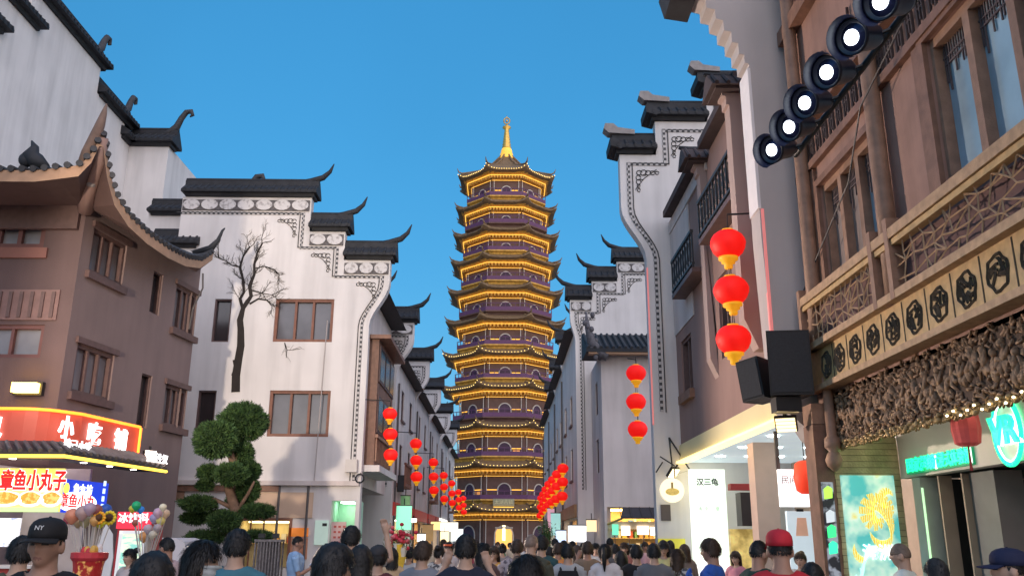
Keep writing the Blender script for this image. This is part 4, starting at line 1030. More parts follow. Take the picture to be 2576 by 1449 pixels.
# ------------------------------------------------------------------ brown house in the middle of the right row with the big stepped gable
def build_right_brown():
    X = 5.3; Y0, Y1 = 15.57, 26.0
    t = thing('brown_gable_house', 'brown house with balconies and a big white stepped gable behind red lanterns', 'house', (8, 21, 0), 'stepped gable houses along the street')
    S = frame((X, 0, 0), (0, -1, 0))
    def a(y): return -y
    gable(t, 1, 26.0, [3.75, 4.95, 6.7], [13.75, 14.95, 16.1], 10.5, 4.5, 10.2, 11.9, style='block', trim_to=5.4)
    W = [(a(25.3), a(23.9), 5.75, 7.35), (a(20.6), a(19.6), 5.9, 7.9), (a(18.6), a(17.6), 6.4, 8.4)]
    Yn = 21.6   # the nearer half stands slightly proud of the farther half
    b = MB(S); b.holes(a(25.98), a(Y0), 4.42, 11.4, W, .3); b.build('street_wall', BROWNR, t)
    MB().box(X + .31, 11, Y0, 25.98, 4.42, 11.4).build('body', BROWNR, t)
    for w in W: window(t, S, *w, 2, FRAMED, GLASSD if w[2] < 5.8 else GLASS, .09, dep=.2, d=-.02)
    w = W[0]; MB(S).box(w[0] - .1, w[1] + .1, w[2] - .25, w[2], .0, .14).build('window_box', WOOD, t)
    # white recess between gable and brown bay, upper storeys with flat eaves
    MB(S).box(a(25.97), a(23.3), 7.7, 11.0, .001, .03).build('pale_panel', PINKW, t)
    MB(S).box(a(25.97), a(20.9), 11.0, 11.39, .001, .06).build('cornice', PINKW, t)
    def balc(y0, y1, z0):
        B = MB(S); B.box(a(y1), a(y0), z0 - .12, z0, .0, .42)
        o = B.build('balcony', FRAMED, t)
        rb = MB(S); rb.box(a(y1), a(y0), z0 + .95, z0 + 1.03, .34, .42); rb.box(a(y1), a(y0), z0 + .08, z0 + .14, .34, .42)
        rb.build('balcony_rail', DARK, o)
        n = int((y1 - y0) / .3)
        for k in range(n + 1):
            y = y0 + (y1 - y0) * k / n; MB(S).box(a(y) - .02, a(y) + .02, z0, z0 + .98, .36, .40).build('baluster', DARK, o)
            if k < n:
                c = a(y + .15); q = MB(S)
                for j in range(8):
                    a0, a1 = 2 * math.pi * j / 8, 2 * math.pi * (j + 1) / 8; q.tube([(c + .09 * math.cos(a0), z0 + .55 + .25 * math.sin(a0), .38), (c + .09 * math.cos(a1), z0 + .55 + .25 * math.sin(a1), .38)], .014, 4)
                q.build('rail_scroll', DARK, o)
    balc(17.45, 20.55, 8.9); balc(21.45, 24.2, 8.5)
    # flat dark eaves of the upper storey blocks
    EB = mat('eave_brown', (.075, .055, .055), .8, .2, 4); FINW = mat('fin_plaster', (.44, .33, .30), .85, .08, .7, .2, 50, stain=.1)
    for yf, ul, vt, vb in ((21.0, 1770, 408, 900), (17.0, 1846, 228, 900)):
        Ff = frame((0, yf, 0), (1, 0, 0)); xl = P(ul, vt + 200, Y=yf).x; zt_ = P(ul, vt, Y=yf).z; zb = 5.4
        pl = [(5.31, zb), (xl + .25, zb), (xl, zb + .6), (xl, zt_ - .35), (xl - .06, zt_ - .33), (xl - .06, zt_ - .15), (xl - .14, zt_ - .12), (xl - .14, zt_), (5.9, zt_), (5.9, 11.41), (5.31, 11.41)] if zt_ > 11.41 else [(5.31, zb), (xl + .25, zb), (xl, zb + .6), (xl, zt_ - .35), (xl - .06, zt_ - .33), (xl - .06, zt_ - .15), (xl - .14, zt_ - .12), (xl - .14, zt_), (5.31, zt_)]
        MB(Ff).prism(pl, -.4, 0).build('party_wall', FINW, t)
        cp = MB(Ff); x0 = xl - .42
        cp.rings([[(x, zt_ + h, -.2 + dd) for dd, h in ((-.5, .0), (-.1, .42), (.1, .42), (.5, .0), (.5, -.0))][::-1] for x in (x0, 6.3)])
        cp.box(x0 + .1, 6.3, zt_ - .06, zt_ - .002, -.6, .2); co = cp.build('coping', EB, t)
        MB(Ff).tube([(x0 - .05, zt_ + .50, -.2), (x0 + .2, zt_ + .44, -.2), (6.3, zt_ + .44, -.2)], [.05, .09, .09], 7).build('ridge_roll', TILE, co)
        for k in range(8): MB(Ff).tube([(x0 + .1 + k * .25, zt_ + .02, .32), (x0 + .1 + k * .25, zt_ + .40, -.1)], .05, 6).build('tile', EB, co)
    e = MB(S); e.prism([(a(20.6), 11.42), (a(17.0), 11.42), (a(17.0), 11.62), (a(20.6), 11.62)], -1.5, .30); e.build('eave', EB, t)
    e = MB(S); e.prism([(a(25.6), 11.42), (a(21.0), 11.42), (a(21.0), 11.62), (a(25.6), 11.62)], -1.5, .30); e.build('eave', EB, t)
    # pale strip under the canopy: lit fascia, soffit with downlights
    CANF = mat('canopy_fascia', (.74, .66, .38), .6, .05, 1)
    fa = MB(S).box(a(25.98), a(15.6), 3.93, 4.40, -.1, .06).build('canopy_fascia', CANF, t)
    MB(S).box(a(25.98), a(15.6), 3.87, 3.925, -.12, .17).build('added_fascia_light', glow('added_fascia_led', (1, .72, .25), .9), fa)  # added strip, juts out to throw yellow light up the fascia
    MB().box(X + .1, 10, 15.6, 25.95, 3.90, 3.95).build('ceiling', mat('ceiling_bluewhite_glow', (.72, .80, .84), .6, .04, 1, emit=.16, ecol=(.75, .92, 1)), t)  # ceiling is no lamp; its lit look is added as emission
    for i in range(4):
        for j in range(4):
            x, y = X + .6 + i * .8, 16.6 + j * 2.4
            MB().lathe([(.13, 3.875), (.13, 3.895)], 12, (x, y, 0)).build('downlight', glow('downlight', (.9, 1, 1), 5.0), t)
    # interior
    MB().box(8.5, 8.6, 15.6, 25.9, 0, 3.9).build('shop_back_wall', mat('shop_back', (.50, .38, .30), .7, .1), t)
    F = frame((0, 25.2, 0), (1, 0, 0))
    lb = MB(F).box(*rect(1741, 1832, 1180, 1500, 25.2)[:2], .3, P(1780, 1180, Y=25.2).z, -.12, 0).build('light_box', two_tone('lightbox_white', (1, 1, .97), (.82, 1, .80), 1.1, .4, .36, lo=.35, hi=.75), t)
    r_ = rect(1741, 1832, 1180, 1500, 25.2)
    text('汉三龟', .21, F, (r_[0] + r_[1]) / 2, P(1780, 1213, Y=25.2).z, mat('ink_print', (.05, .05, .06), .6, 0), lb, d=.004, ext=.004, bold=.006)
    text('清 凉 一 夏', .13, F, (r_[0] + r_[1]) / 2, P(1780, 1280, Y=25.2).z, mat('green_print', (.55, .8, .6), .6, 0), lb, d=.004, ext=.004)
    PK = mat('shop_pier', (.58, .44, .37), .8, .06)
    r_ = rect(1908, 1965, 1200, 1449, 20.0); MB(frame((0, 20, 0), (1, 0, 0))).box(r_[0], r_[1], 0, 3.86, -.5, 0).build('shop_pier', PK, t)
    r_ = rect(1838, 1885, 1216, 1232, 23.5); MB(frame((0, 23.5, 0), (1, 0, 0))).box(r_[0], r_[1] + .6, r_[2], r_[3], -.3, 0).build('red_beam', mat('red_beam', (.5, .06, .06), .6, .1), t)
    r_ = rect(1865, 1906, 1238, 1322, 23.0); MB(frame((0, 23, 0), (1, 0, 0))).box(*r_, -.5, 0).build('menu_cabinet', mat('cabinet_dark', (.04, .03, .033), .5, .1), t)
    r_ = rect(1840, 1905, 1330, 1449, 23.6); MB(frame((0, 23.6, 0), (1, 0, 0))).box(r_[0], r_[1], 0, r_[3], -.2, 0).build('lit_showcase', two_tone('showcase', (.45, .30, .08), (1, .75, .25), 3.5, .4, .18, lo=.4, hi=.7), t)
    # wall-hung white sign with vertical writing, poster below it
    F2 = frame((0, 18.0, 0), (1, 0, 0)); r_ = rect(1962, 2035, 1180, 1274, 18.0)
    sg = MB(F2).box(*r_, -.12, 0).build('hanging_sign', glow('sign_box_white', (.95, .98, 1), .42), t)
    for j, s_ in enumerate(('民', '间', '有味')):
        for k, ch in enumerate(s_): text(ch, .17, F2, r_[0] + .12 + j * .17, r_[3] - .22 - k * .2, mat('ink_print', (.05, .05, .06), .6, 0), sg, d=.004, ext=.004)
    MB(F2).box(r_[0] - .02, r_[0] + .05, r_[3], 3.88, -.1, -.04).build('sign_hanger', PIPE, sg)
    r_ = rect(1985, 2048, 1285, 1449, 18.0); ps = MB(F2).box(r_[0], r_[1], .4, r_[3], -.1, 0).build('shop_poster', mat('poster_pale_blue', (.62, .74, .80), .5, .08, 2, emit=.22), t)
    MB(F2).prism([(r_[0] + .15, 1.8), (r_[0] + .4, 1.8), (r_[0] + .38, 2.15), (r_[0] + .2, 2.15)], .001, .008).build('print', mat('poster_peach', (.85, .5, .35), .5, .1, emit=.1), ps)
    MB(F2).box(r_[0] + .2, r_[0] + .34, 2.27, 2.32, .001, .008).build('print', DARK, ps)
    MB().tube([(X - .8, 25.85, 3.6), (X - .6, 25.8, 3.9)], .02, 6).build('sign_arm', DARK, t)
    MB(frame((0, 26.0, 0), (1, 0, 0))).box(4.485, 4.53, 5.0, 9.9, -.04, .012).build('painted_red_glow_trim', glow('painted_lantern_glow', (1, .30, .28), .11), t)  # lantern glow on the gable edge put into the trim colour
    # lower part of the gable pier by the street, yellow wrapped foot
    G = frame((0, 26.0, 0), (1, 0, 0))
    MB(G).box(4.5, 5.28, .0, 1.75, .002, .05).build('yellow_wrap', mat('yellow_wrap', (.72, .66, .08), .5, .1, 2, emit=.05), t)
    MB(G).box(4.62, 4.9, 2.25, 2.7, .002, .04).build('notice_plate', mat('plate_dark', (.10, .08, .08), .5, .1), t)
build_right_brown()

# ------------------------------------------------------------------ low pink-white wing, then the further right-hand houses
def build_right_wing():
    Y = 38.0; t = thing('grey_pink_house', 'plain grey-pink house with a dark tiled eave over an awning and lit shop', 'house', (6, 40, 0))
    F = frame((0, Y, 0), (1, 0, 0)); x0 = P(1516, 1100, Y=Y).x
    op = (x0 + .12, 8.2, .0, 3.05)
    b = MB(F); b.holes(x0, 9, 0, 9.65, [op], .3); b.build('front_wall', PINKW, t)
    S = frame((x0, 0, 0), (0, -1, 0))
    wn = [(-(Y + 2.6), -(Y + 1.6), z, z + 1.5) for z in (4.6, 7.2)]
    b = MB(S); b.holes(-(Y + 4.4), -(Y + .302), 0, 9.65, wn, .3); b.build('street_wall', PINKW, t)
    for w in wn: window(t, S, *w, 1, FRAMED, GLASSD, .08, d=-.02)
    MB().box(x0 + .31, 9, Y + .31, Y + 4.4, 3.4, 9.65).build('body', PINKW, t)
    # tiled eave: sloping roof with tile rows
    b = MB(F); z = 9.65
    rf = MB(); 
    zz = [(Y - .75, z - .05), (Y - .75, z + .1), (Y + 1.6, z + 1.25), (Y + 1.6, z)]
    rf.rings([[(x, q[0], q[1]) for q in zz] for x in (x0 - .7, 9)]); ro = rf.build('roof', TILE, t)
    tm = MB().rings([[(.07 * math.cos(q), y, .07 * math.sin(q)) for q in [2 * math.pi * j / 7 for j in range(7)]] for y in (0, 2.5)]).mesh('tile', TILEG)
    n = int((9 - x0 + .7) / .27)
    for k in range(n): piece('tile', tm, ro, Matrix.Translation((x0 - .6 + k * .27, Y - .78, z + .13)) @ Matrix.Rotation(math.atan2(1.15, 2.35), 4, 'X'))
    MB(F).box(x0 - .6, 9, z - .14, z - .052, .3, .70).build('eave_board', FASCIA, t)
    # carved end of the eave curling up by the street
    c = P(1500, 880, Y=Y - .5); b = MB()
    b.tube([c + Vector((.5, 0, -.3)), c + Vector((.1, 0, -.1)), c + Vector((-.2, 0, .35)), c + Vector((-.36, 0, 1.0)), c + Vector((-.42, 0, 1.7))], [.22, .25, .2, .13, .03], 8)
    for k in range(16):
        q = random.uniform(-.4, 1.6); b.ell(c + Vector((random.uniform(-.35, .12) - .15 * q, random.uniform(-.15, .15), q)), (.11, .09, .14), 6, 4)
    b.build('curled_eave_end', mat('carved_grey', (.11, .105, .12), .8, .3, 9), t, True)
    shelf_shop(t, F, op[0], op[1], 0, 3.0, 2.4, mat('shop_wall_gold', (.72, .52, .22), .8, .1), 1.5, (1, .76, .34), 4)
    MB(F).box(op[0], op[1], 0, .02, -2.4, -.3).build('shop_floor', GROUND, t)
    MB(F).box(op[0], op[1], 2.15, 2.45, -.2, -.02).build('shop_beam', mat('beam_cream', (.66, .52, .36), .7, .08), t)
    for k in range(7): MB(F).box(op[0] + .3 + k * .6, op[0] + .33 + k * .6, 0, 2.14, -.16, -.08).build('mullion', WOOD, t)
    for u0, u1, v0, v1, nm in ((1636, 1672, 1333, 1352, 'lit_panel'), (1676, 1712, 1333, 1352, 'lit_panel'), (1603, 1632, 1330, 1350, 'pendant_lamp'), (1563, 1585, 1330, 1352, 'lit_panel')):
        r_ = rect(u0, u1, v0 - 8, v1 - 6, Y - .1); MB(frame((0, Y - .1, 0), (1, 0, 0))).box(*r_, -.04, .03).build(nm, glow('panel_white', (1, .93, .8), .75), t)
    r_ = rect(1540, 1556, 1318, 1345, Y - .1); MB(frame((0, Y - .1, 0), (1, 0, 0))).box(*r_, -.04, .03).build('green_panel', glow('panel_green', (.2, .9, .55), .3), t)
    # awning
    aw = MB(); z1 = P(1620, 1275, Y=Y - .2).z; z0 = P(1620, 1301, Y=Y - 1.3).z; xa, xb = P(1563, 1290, Y=Y - .7).x, P(1745, 1290, Y=Y - .7).x
    aw.rings([[(xa + .15, Y - .02, z1), (xb, Y - .02, z1), (xb, Y - 1.3, z0), (xa - .1, Y - 1.3, z0)], [(xa + .15, Y - .02, z1 - .05), (xb, Y - .02, z1 - .05), (xb, Y - 1.3, z0 - .05), (xa - .1, Y - 1.3, z0 - .05)]])
    ao = aw.build('awning', mat('awning_cloth', (.035, .035, .045), .8, .15, 3), t)
    for k in range(8):
        x = xa + (xb - xa) * k / 7.0; MB().tube([(x, Y - .04, z1 + .01), (x - .1 * (1 - k / 7), Y - 1.3, z0 + .01)], .015, 5).build('awning_rib', DARK, ao)
    MB().tube([(xa - .05, Y - 1.25, z0 - .04), (xa - .5, Y - .1, z0 - .25)], .05, 6).build('awning_arm', mat('arm_yellow', (.6, .5, .15), .5, .1), ao)
build_right_wing()
RIGHTROW = [(42.45, 9.5, 'white stepped-gable house just beyond the grey-pink house on the right'), (52.5, 8.5, 'second white stepped-gable house beyond the grey-pink house on the right'),
            (61.5, 9, 'third white house beyond the grey-pink house on the right'), (71, 11, 'farthest white house of the right row, next to the pagoda')]
for i, (y, ln, lb) in enumerate(RIGHTROW):
    k = 1 - .0 * i
    row_house(1, y, 3.62 + .1 * i, [3.38 + .1 * i, 4.5 + .1 * i, 5.8], [13.35, 14.35, 15.4], (11.2, 12.4), ln - .02, 'white_house', lb, 40 + i, med=(i == 0), tiles=(i < 1))
# ------------------------------------------------------------------ snack shop wrapped round the brown house's corner
def build_snack_shop():
    A = Vector((-9.9, 19.5, 0)); th = rad(9); d = Vector((math.sin(th), math.cos(th), 0)); Ln = 3.3
    t = thing('snack_shop', 'small snack shop with orange-edged red sign, white glowing characters and tiled canopy', 'shop', (-11.5, 20.5, 0))
    F = frame(A, (1, 0, 0)); R = frame(A, d)
    RED = mat('sign_red_board', (.40, .075, .05), .5, .08, 2, emit=.12, ecol=(.9, .10, .04)); ORG = glow('orange_neon', (1, .22, .02), 1.1); YEL = glow('yellow_neon', (1, .60, .06), 1.1)
    WH = glow('white_letters', (1, 1, 1), .8)
    z0, z1 = 3.60, 4.42
    # rounded corner sign board: front, quarter turn, side
    path = [Vector((-6.5, 0, 0)), Vector((-1.0, 0, 0))] + [Vector((-1.0 + 1.0 * math.sin(q) * .9, .55 * (1 - math.cos(q)), 0)) for q in [rad(18 * k) for k in range(1, 5)]]
    path = [A + p for p in path] + [A + d * .9 + Vector((-.0, 0, 0)), A + d * Ln]
    def zz(i): return z1 + .04 * math.sin(i) * 0
    b = MB()
    for p, q in zip(path, path[1:]):
        nn = (q - p).normalized().cross(Vector((0, 0, 1))); bk = -nn * .25
        b.rings([[(*(p)[:2], z0), (*(q)[:2], z0), (*(q + bk)[:2], z0), (*(p + bk)[:2], z0)], [(*p[:2], z1), (*q[:2], z1), (*(q + bk)[:2], z1), (*(p + bk)[:2], z1)]])
    sb = b.build('sign_board', RED, t)
    off = [p + Vector((.03, -.03, 0)) for p in path]
    MB().tube([(p.x, p.y, z1 + .02) for p in off], .035, 6).build('neon_edge', ORG, sb)
    e = path[-1] + Vector((.04, 0, 0)); MB().tube([(e.x, e.y, z0), (e.x, e.y, z1)], .035, 6).build('neon_edge', ORG, sb)
    Fs = frame(A + Vector((0, -.02, 0)), (1, 0, 0))
    text('包', .60, Fs, -1.42, 4.0, WH, sb, ext=.02, bold=.01)
    for ch, aa, z in (('小', .35, 4.04), ('吃', 1.40, 4.02), ('铺', 2.5, 4.0)): text(ch, .54, R, aa, z, WH, sb, ext=.02, bold=.01, d=.03)
    for s_, aa, z in (('糖己小吃', .10, 3.62), ('香酥生汉', 2.95, 3.60)): text(s_, .25, R, aa, z, WH, sb, ext=.012, bold=.0, d=.55 if aa < 1 else .80, sx=1.0)
    # tiled canopy
    o0, o1 = .15, .85
    c_in = [A + Vector((-6.5, .0, 0)), A + Vector((.0, .0, 0)), A + d * (Ln + .1)]
    nR = d.cross(Vector((0, 0, 1)))
    c_out = [A + Vector((-6.5, -.75, 0)), A + Vector((0, -.75, 0)) + nR * .75, A + d * (Ln + .25) + nR * .75]
    zi, zo = 3.74, 3.42
    b = MB()
    for i in range(2):
        p, q, r, s_ = c_in[i], c_in[i + 1], c_out[i + 1], c_out[i]
        b.quad((*s_[:2], zo), (*r[:2], zo), (*q[:2], zi), (*p[:2], zi)); b.quad((*s_[:2], zo - .1), (*p[:2], zo - .1), (*q[:2], zo - .1), (*r[:2], zo - .1)); b.quad((*s_[:2], zo - .1), (*r[:2], zo - .1), (*r[:2], zo), (*s_[:2], zo))
    cn = b.build('canopy', TILEG, t)
    tm = MB().rings([[(.05 * math.cos(q), y, .05 * math.sin(q)) for q in [2 * math.pi * j / 7 for j in range(7)]] for y in (0, .82)]).mesh('tile', mat('canopy_tile', (.11, .10, .10), .7, .2, 5))
    for i, n in ((0, 34), (1, 17)):
        for k in range(n):
            u = (k + .5) / n; p = c_out[i].lerp(c_out[i + 1], u); q = c_in[i].lerp(c_in[i + 1], u)
            p = Vector((*p[:2], zo + .03)); q = Vector((*q[:2], zi + .03)); dr = (q - p).normalized()
            piece('tile', tm, cn, Matrix.Translation(p) @ dr.to_track_quat('Y', 'Z').to_matrix().to_4x4())
    MB().tube([(p.x, p.y - .02, zo - .09) for p in c_out], .035, 6).build('neon_edge', YEL, cn)
    b = MB()
    for k in range(5):
        p = A + Vector((-.6 - k * 1.0, -.4, zo - .115)); b.lathe([(.07, 0), (.07, .01)], 10, p)
    for k in range(3):
        p = A + d * (.6 + k) + nR * .4; b.lathe([(.07, 0), (.07, .01)], 10, (p.x, p.y, zo - .115))
    b.build('downlights', glow('snack_downlight', (1, .9, .8), 6), cn)
    # menu boards under the canopy
    r_ = lambda u0, u1, v0, v1: (P(u0, v0, Y=A.y).x - A.x, P(u1, v0, Y=A.y).x - A.x, P(u0, v1, Y=A.y).z, P(u0, v0, Y=A.y).z)
    y0 = r_(-60, 160, 1176, 1286)
    yb = MB(F).box(y0[0], y0[1], y0[2], y0[3], -.12, -.04).build('yellow_menu_board', two_tone('menu_yellow', (1, .80, .05), (.35, .75, 1), .9, .5, .32, lo=.30, hi=.95, stretch=(.2, .2, 2)), t)
    text('章鱼小丸子', .46, F, P(82, 1210, Y=A.y).x - A.x, y0[3] - .29, glow('red_letters', (.75, .02, .02), .30), yb, d=-.03, ext=.012, bold=.016, sx=.62)
    text('章鱼小丸子', .46, F, P(82, 1210, Y=A.y).x - A.x, y0[3] - .29, glow('letter_edge', (1, 1, 1), .6), yb, 'lettering_edge', d=-.036, ext=.003, bold=.028, sx=.62)
    FOOD = two_tone('fried_food', (.85, .45, .05), (.95, .75, .2), 14, .5, .2)
    for k, (fx, w) in enumerate(((.06, .30), (.36, .42), (.66, .28), (.90, .24))):
        cx = y0[0] + (y0[1] - y0[0]) * fx; pl = MB(F)
        pl.prism([(cx + w * math.cos(q) * 1.05, y0[2] + .27 + .17 * math.sin(q)) for q in [2 * math.pi * j / 14 for j in range(14)]], -.04, -.032); po = pl.build('plate_picture', glow('plate_white', (1, 1, 1), .3), yb)
        MB(F).prism([(cx + w * .75 * math.cos(q) * (1 + .12 * math.sin(5 * q)), y0[2] + .29 + .13 * math.sin(q)) for q in [2 * math.pi * j / 16 for j in range(16)]], -.032, -.026).build('food_picture', FOOD, po)
    MB(F).box(y0[0], y0[1], y0[2], y0[2] + .1, -.04, -.034).build('green_strip', glow('menu_green', (.5, .8, .3), .4), yb)
    b0 = r_(166, 286, 1192, 1286)
    B = frame(A + Vector((0, .0, 0)), d)
    bb = MB(B).box(.06, 2.35, b0[2], b0[3] - .06, -.12, -.04).build('blue_menu_board', glow('menu_blue', (.02, .06, .75), .28), t)
    zc = b0[2] + .24
    MB(B).prism([(1.2 + .75 * math.cos(q), zc + .23 * math.sin(q)) for q in [2 * math.pi * j / 20 for j in range(20)]], -.04, -.03).build('print', glow('menu_white', (1, 1, 1), .6), bb)
    text('章鱼小丸', .33, B, 1.2, zc, glow('red_letters', (.75, .02, .02), .30), bb, d=-.026, ext=.006, bold=.006, sx=1.0)
    text('鱼丸坊', .24, B, 1.35, b0[3] - .27, WH, bb, d=-.03, ext=.006, bold=.004)
    MB(B).prism([(.75 + .1 * math.cos(q), b0[3] - .27 + .13 * math.sin(q)) for q in [2 * math.pi * j / 10 for j in range(10)]], -.04, -.03).build('print', glow('menu_yellow_dot', (1, .75, .1), .6), bb)
    for k in range(4):
        for x in (.22, 2.18): MB(B).box(x - .05, x + .05, b0[2] + .12 + k * .18, b0[2] + .24 + k * .18, -.04, -.033).build('print', glow('menu_pale', (.6, .8, 1), .5), bb)
    # counter, lower posters, side wall
    MB(F).box(-6.5, -.3, 0, 1.05, -.5, -.05).build('counter', mat('counter_red', (.45, .05, .04), .5, .1), t)
    MB(F).box(-6.5, -.05, 1.06, 1.12, -.6, .05).build('counter_top', mat('counter_white', (.75, .7, .65), .4, .05), t)
    MB(F).box(-6.5, -.1, 0, 3.3, -2.3, -2.2).build('back_wall', mat('snack_back', (.55, .5, .5), .7, .1), t)
    MB(R).box(.4, Ln, 0, 3.3, -2.0, -1.9).build('side_wall', mat('snack_side', (.20, .17, .18), .7, .1), t)
    q = r_(-40, 50, 1302, 1390); MB(F).box(q[0], q[1], 1.5, q[3], -.1, -.04).build('counter_poster', two_tone('poster_whiteblue', (1, 1, 1), (.2, .3, .7), 6, .5, .25, lo=.55, hi=.7), t)
    for k in range(12): MB(F).ell((-5.6 + k * .38, 1.2, -.3), (.17, .11, .14), 8, 5).build('food_heap', mat('orange_food', (.8, .25, .04), .6, .3, 15), t)
    MB(F).box(-6, -.5, 3.0, 3.06, -1.8, -.8).build('ceiling_light', glow('snack_light', (1, .93, .85), 1.2), t)
    # warm bulkhead lamp on the brown wall above
    c = P(70, 977, Y=21.85)
    lm = thing('wall_lamp', 'glowing rectangular amber wall lamp above the snack shop sign', 'lamp', c)
    G = frame(c, (1, 0, 0)); MB(G).box(-.36, .36, -.17, .17, -.12, .02).build('housing', DARK, lm)
    MB(G).box(-.30, .30, -.12, .12, .021, .22).build('lit_face', glow('amber_lamp', (1, .62, .10), 4), lm)
build_snack_shop()

# ------------------------------------------------------------------ red lanterns
def lantern_meshes():
    RED = mat('lantern_red', (.75, .01, .008), .6, .04, 6, emit=.22, ecol=(1, .008, .004))
    GOLD = mat('lantern_gold', (.80, .42, .03), .5, .08, 8, emit=.16, ecol=(1, .42, .01))
    n = 28; prof = [(.30, .36), (.55, .33), (.78, .24), (.94, .11), (1.0, 0), (.96, -.12), (.82, -.27), (.6, -.38), (.34, -.42)]
    s = MB().lathe([(r * .5, z * 1.0) for r, z in prof[::-1]], n, rib=.045)
    tp = MB().lathe([(.10, .34), (.16, .355), (.16, .40), (.05, .42)], 14)
    bt = MB().lathe([(.10, -.74), (.12, -.70), (.12, -.60), (.19, -.585), (.19, -.50), (.27, -.485), (.27, -.405), (.16, -.40)], 16)
    cd = MB().tube([(0, 0, .41), (0, 0, .78)], .012, 5)
    return (s.mesh('shade', RED, True), tp.mesh('top_cap', GOLD), bt.mesh('bottom_cap', GOLD, True), cd.mesh('cord', DARK))
LM = lantern_meshes()
ORD = ['nearest', 'second', 'third', 'fourth', 'fifth', 'sixth', 'seventh', 'farthest']
def lantern(p, dia, label, group):
    t = thing('red_lantern', label, 'lantern', p, group)
    t.scale = (dia,) * 3; t.rotation_euler = (random.uniform(-.04, .04), random.uniform(-.04, .04), random.uniform(0, 6))
    for nm, me in zip(('shade', 'top_cap', 'bottom_cap', 'cord'), LM):
        o = bpy.data.objects.new(nm, me); COL.objects.link(o); o.parent = t
    return t
POS = ('top', 'middle', 'bottom')
# right side: two near strings measured from the photograph
for ci, (lst, Y, nm) in enumerate(((((1831, 612), (1839, 728), (1845, 851)), 16.3, 'nearest string on the right beside the speakers'), (((1600, 937), (1600, 1009), (1604, 1078)), 31.5, 'right-hand string in front of the grey-pink house'))):
    for k, (u, v) in enumerate(lst):
        dia = (90 if ci == 0 else 51) / FPX * (P(u, v, Y=Y) - CAM).dot(CROT @ Vector((0, 0, -1)))
        lantern(P(u, v, Y=Y), dia, '%s red lantern of the %s' % (POS[k], nm), 'red lanterns in strings of three')
LS = [(982, (1040, 1091, 1143), 32.0, 37, ''), (1047, (1115, 1157, 1198), 41.5, 31, ''), (1091, (1162, 1198, 1232), 50.5, 25, ''), (1117, (1195, 1224, 1254), 59.5, 21, ''), (1137, (1215, 1240, 1264), 68, 19, ''), (1154, (1237, 1256, 1276), 76, 17, ''), (1166, (1253, 1270, 1287), 85, 16, '')]
for ci, (u, vv, Y, w, _) in enumerate(LS):
    for k, v in enumerate(vv):
        dia = w / FPX * (P(u, v, Y=Y) - CAM).dot(CROT @ Vector((0, 0, -1)))
        lantern(P(u + (k - 1) * .8, v, Y=Y), dia, '%s red lantern of the %s string on the left side of the street' % (POS[k], ORD[ci] if ci < 6 else 'farthest'), 'red lanterns in strings of three')
RS = [(1415, (1177, 1211, 1247), 41, 29), (1400, (1192, 1222, 1254), 45, 26), (1389, (1206, 1233, 1262), 49, 24), (1379, (1217, 1243, 1270), 54, 22), (1371, (1230, 1254, 1278), 59, 20), (1365, (1242, 1264, 1287), 64, 19), (1359, (1252, 1274, 1296), 70, 18)]
for ci, (u, vv, Y, w) in enumerate(RS):
    for k, v in enumerate(vv):
        dia = w / FPX * (P(u, v, Y=Y) - CAM).dot(CROT @ Vector((0, 0, -1)))
        lantern(P(u + (k - 1) * -1, v, Y=Y), dia, '%s red lantern of the %s string in the right-hand cluster by the pagoda' % (POS[k], ORD[ci] if ci < 6 else 'farthest'), 'red lanterns in strings of three')
# bracket arms carrying the strings
def arm(par_label, p, x_wall, drop):
    t = thing('lantern_arm', par_label, 'bracket', (x_wall, p.y, p.z))
    MB().tube([(x_wall, p.y, p.z + .05), (p.x, p.y, p.z)], .02, 5).build('bar', DARK, t)
    MB().tube([(p.x, p.y, p.z), (p.x, p.y, p.z - drop)], .008, 4).build('wire', DARK, t)
arm('thin dark arm holding the nearest right-hand lantern string', P(1829, 540, Y=16.3), 5.29, 2.8)
arm('thin dark arm holding the lantern string in front of the grey-pink house', P(1600, 905, Y=31.5), 4.6, 2.2)
for ci, (u, vv, Y, w, _) in enumerate(LS[:5]): arm('thin dark arm holding the %s lantern string on the left' % ORD[ci], P(u, vv[0] - w * .85, Y=Y), -5.04, 2.0)

# faded cloth lantern under the timber house
c = P(2430, 1080, X=5.75)
t = thing('cloth_lantern', 'faded red pleated cloth lantern hanging under the carved beam by the green logo', 'lantern', c)
b = MB().lathe([(.10, -.20), (.15, -.17), (.175, 0), (.16, .17), (.11, .20)], 20, c, rib=.10); b.build('shade', mat('faded_red_cloth', (.62, .10, .09), .8, .12, 8, emit=.05), t)
MB().tube([c + Vector((0, 0, .2)), c + Vector((0, 0, .42))], .008, 5).build('cord', DARK, t); MB().tube([c + Vector((0, 0, -.2)), c + Vector((0, 0, -.5))], [.012, .02], 6).build('tassel', mat('tassel_red', (.35, .05, .05), .8, .1), t)
c = P(2026, 1200, Y=17.6); t = thing('paper_lantern', 'orange-red paper lantern half hidden behind the wooden post at the shop', 'lantern', c)
MB().lathe([(.1, -.32), (.19, -.26), (.23, 0), (.19, .26), (.1, .32)], 18, c).build('shade', mat('paper_red', (.8, .08, .03), .6, .05, 5, emit=.2, ecol=(1, .05, .02)), t, True); MB().tube([c + Vector((0, 0, .32)), c + Vector((0, 0, .9))], .01, 5).build('cord', DARK, t)

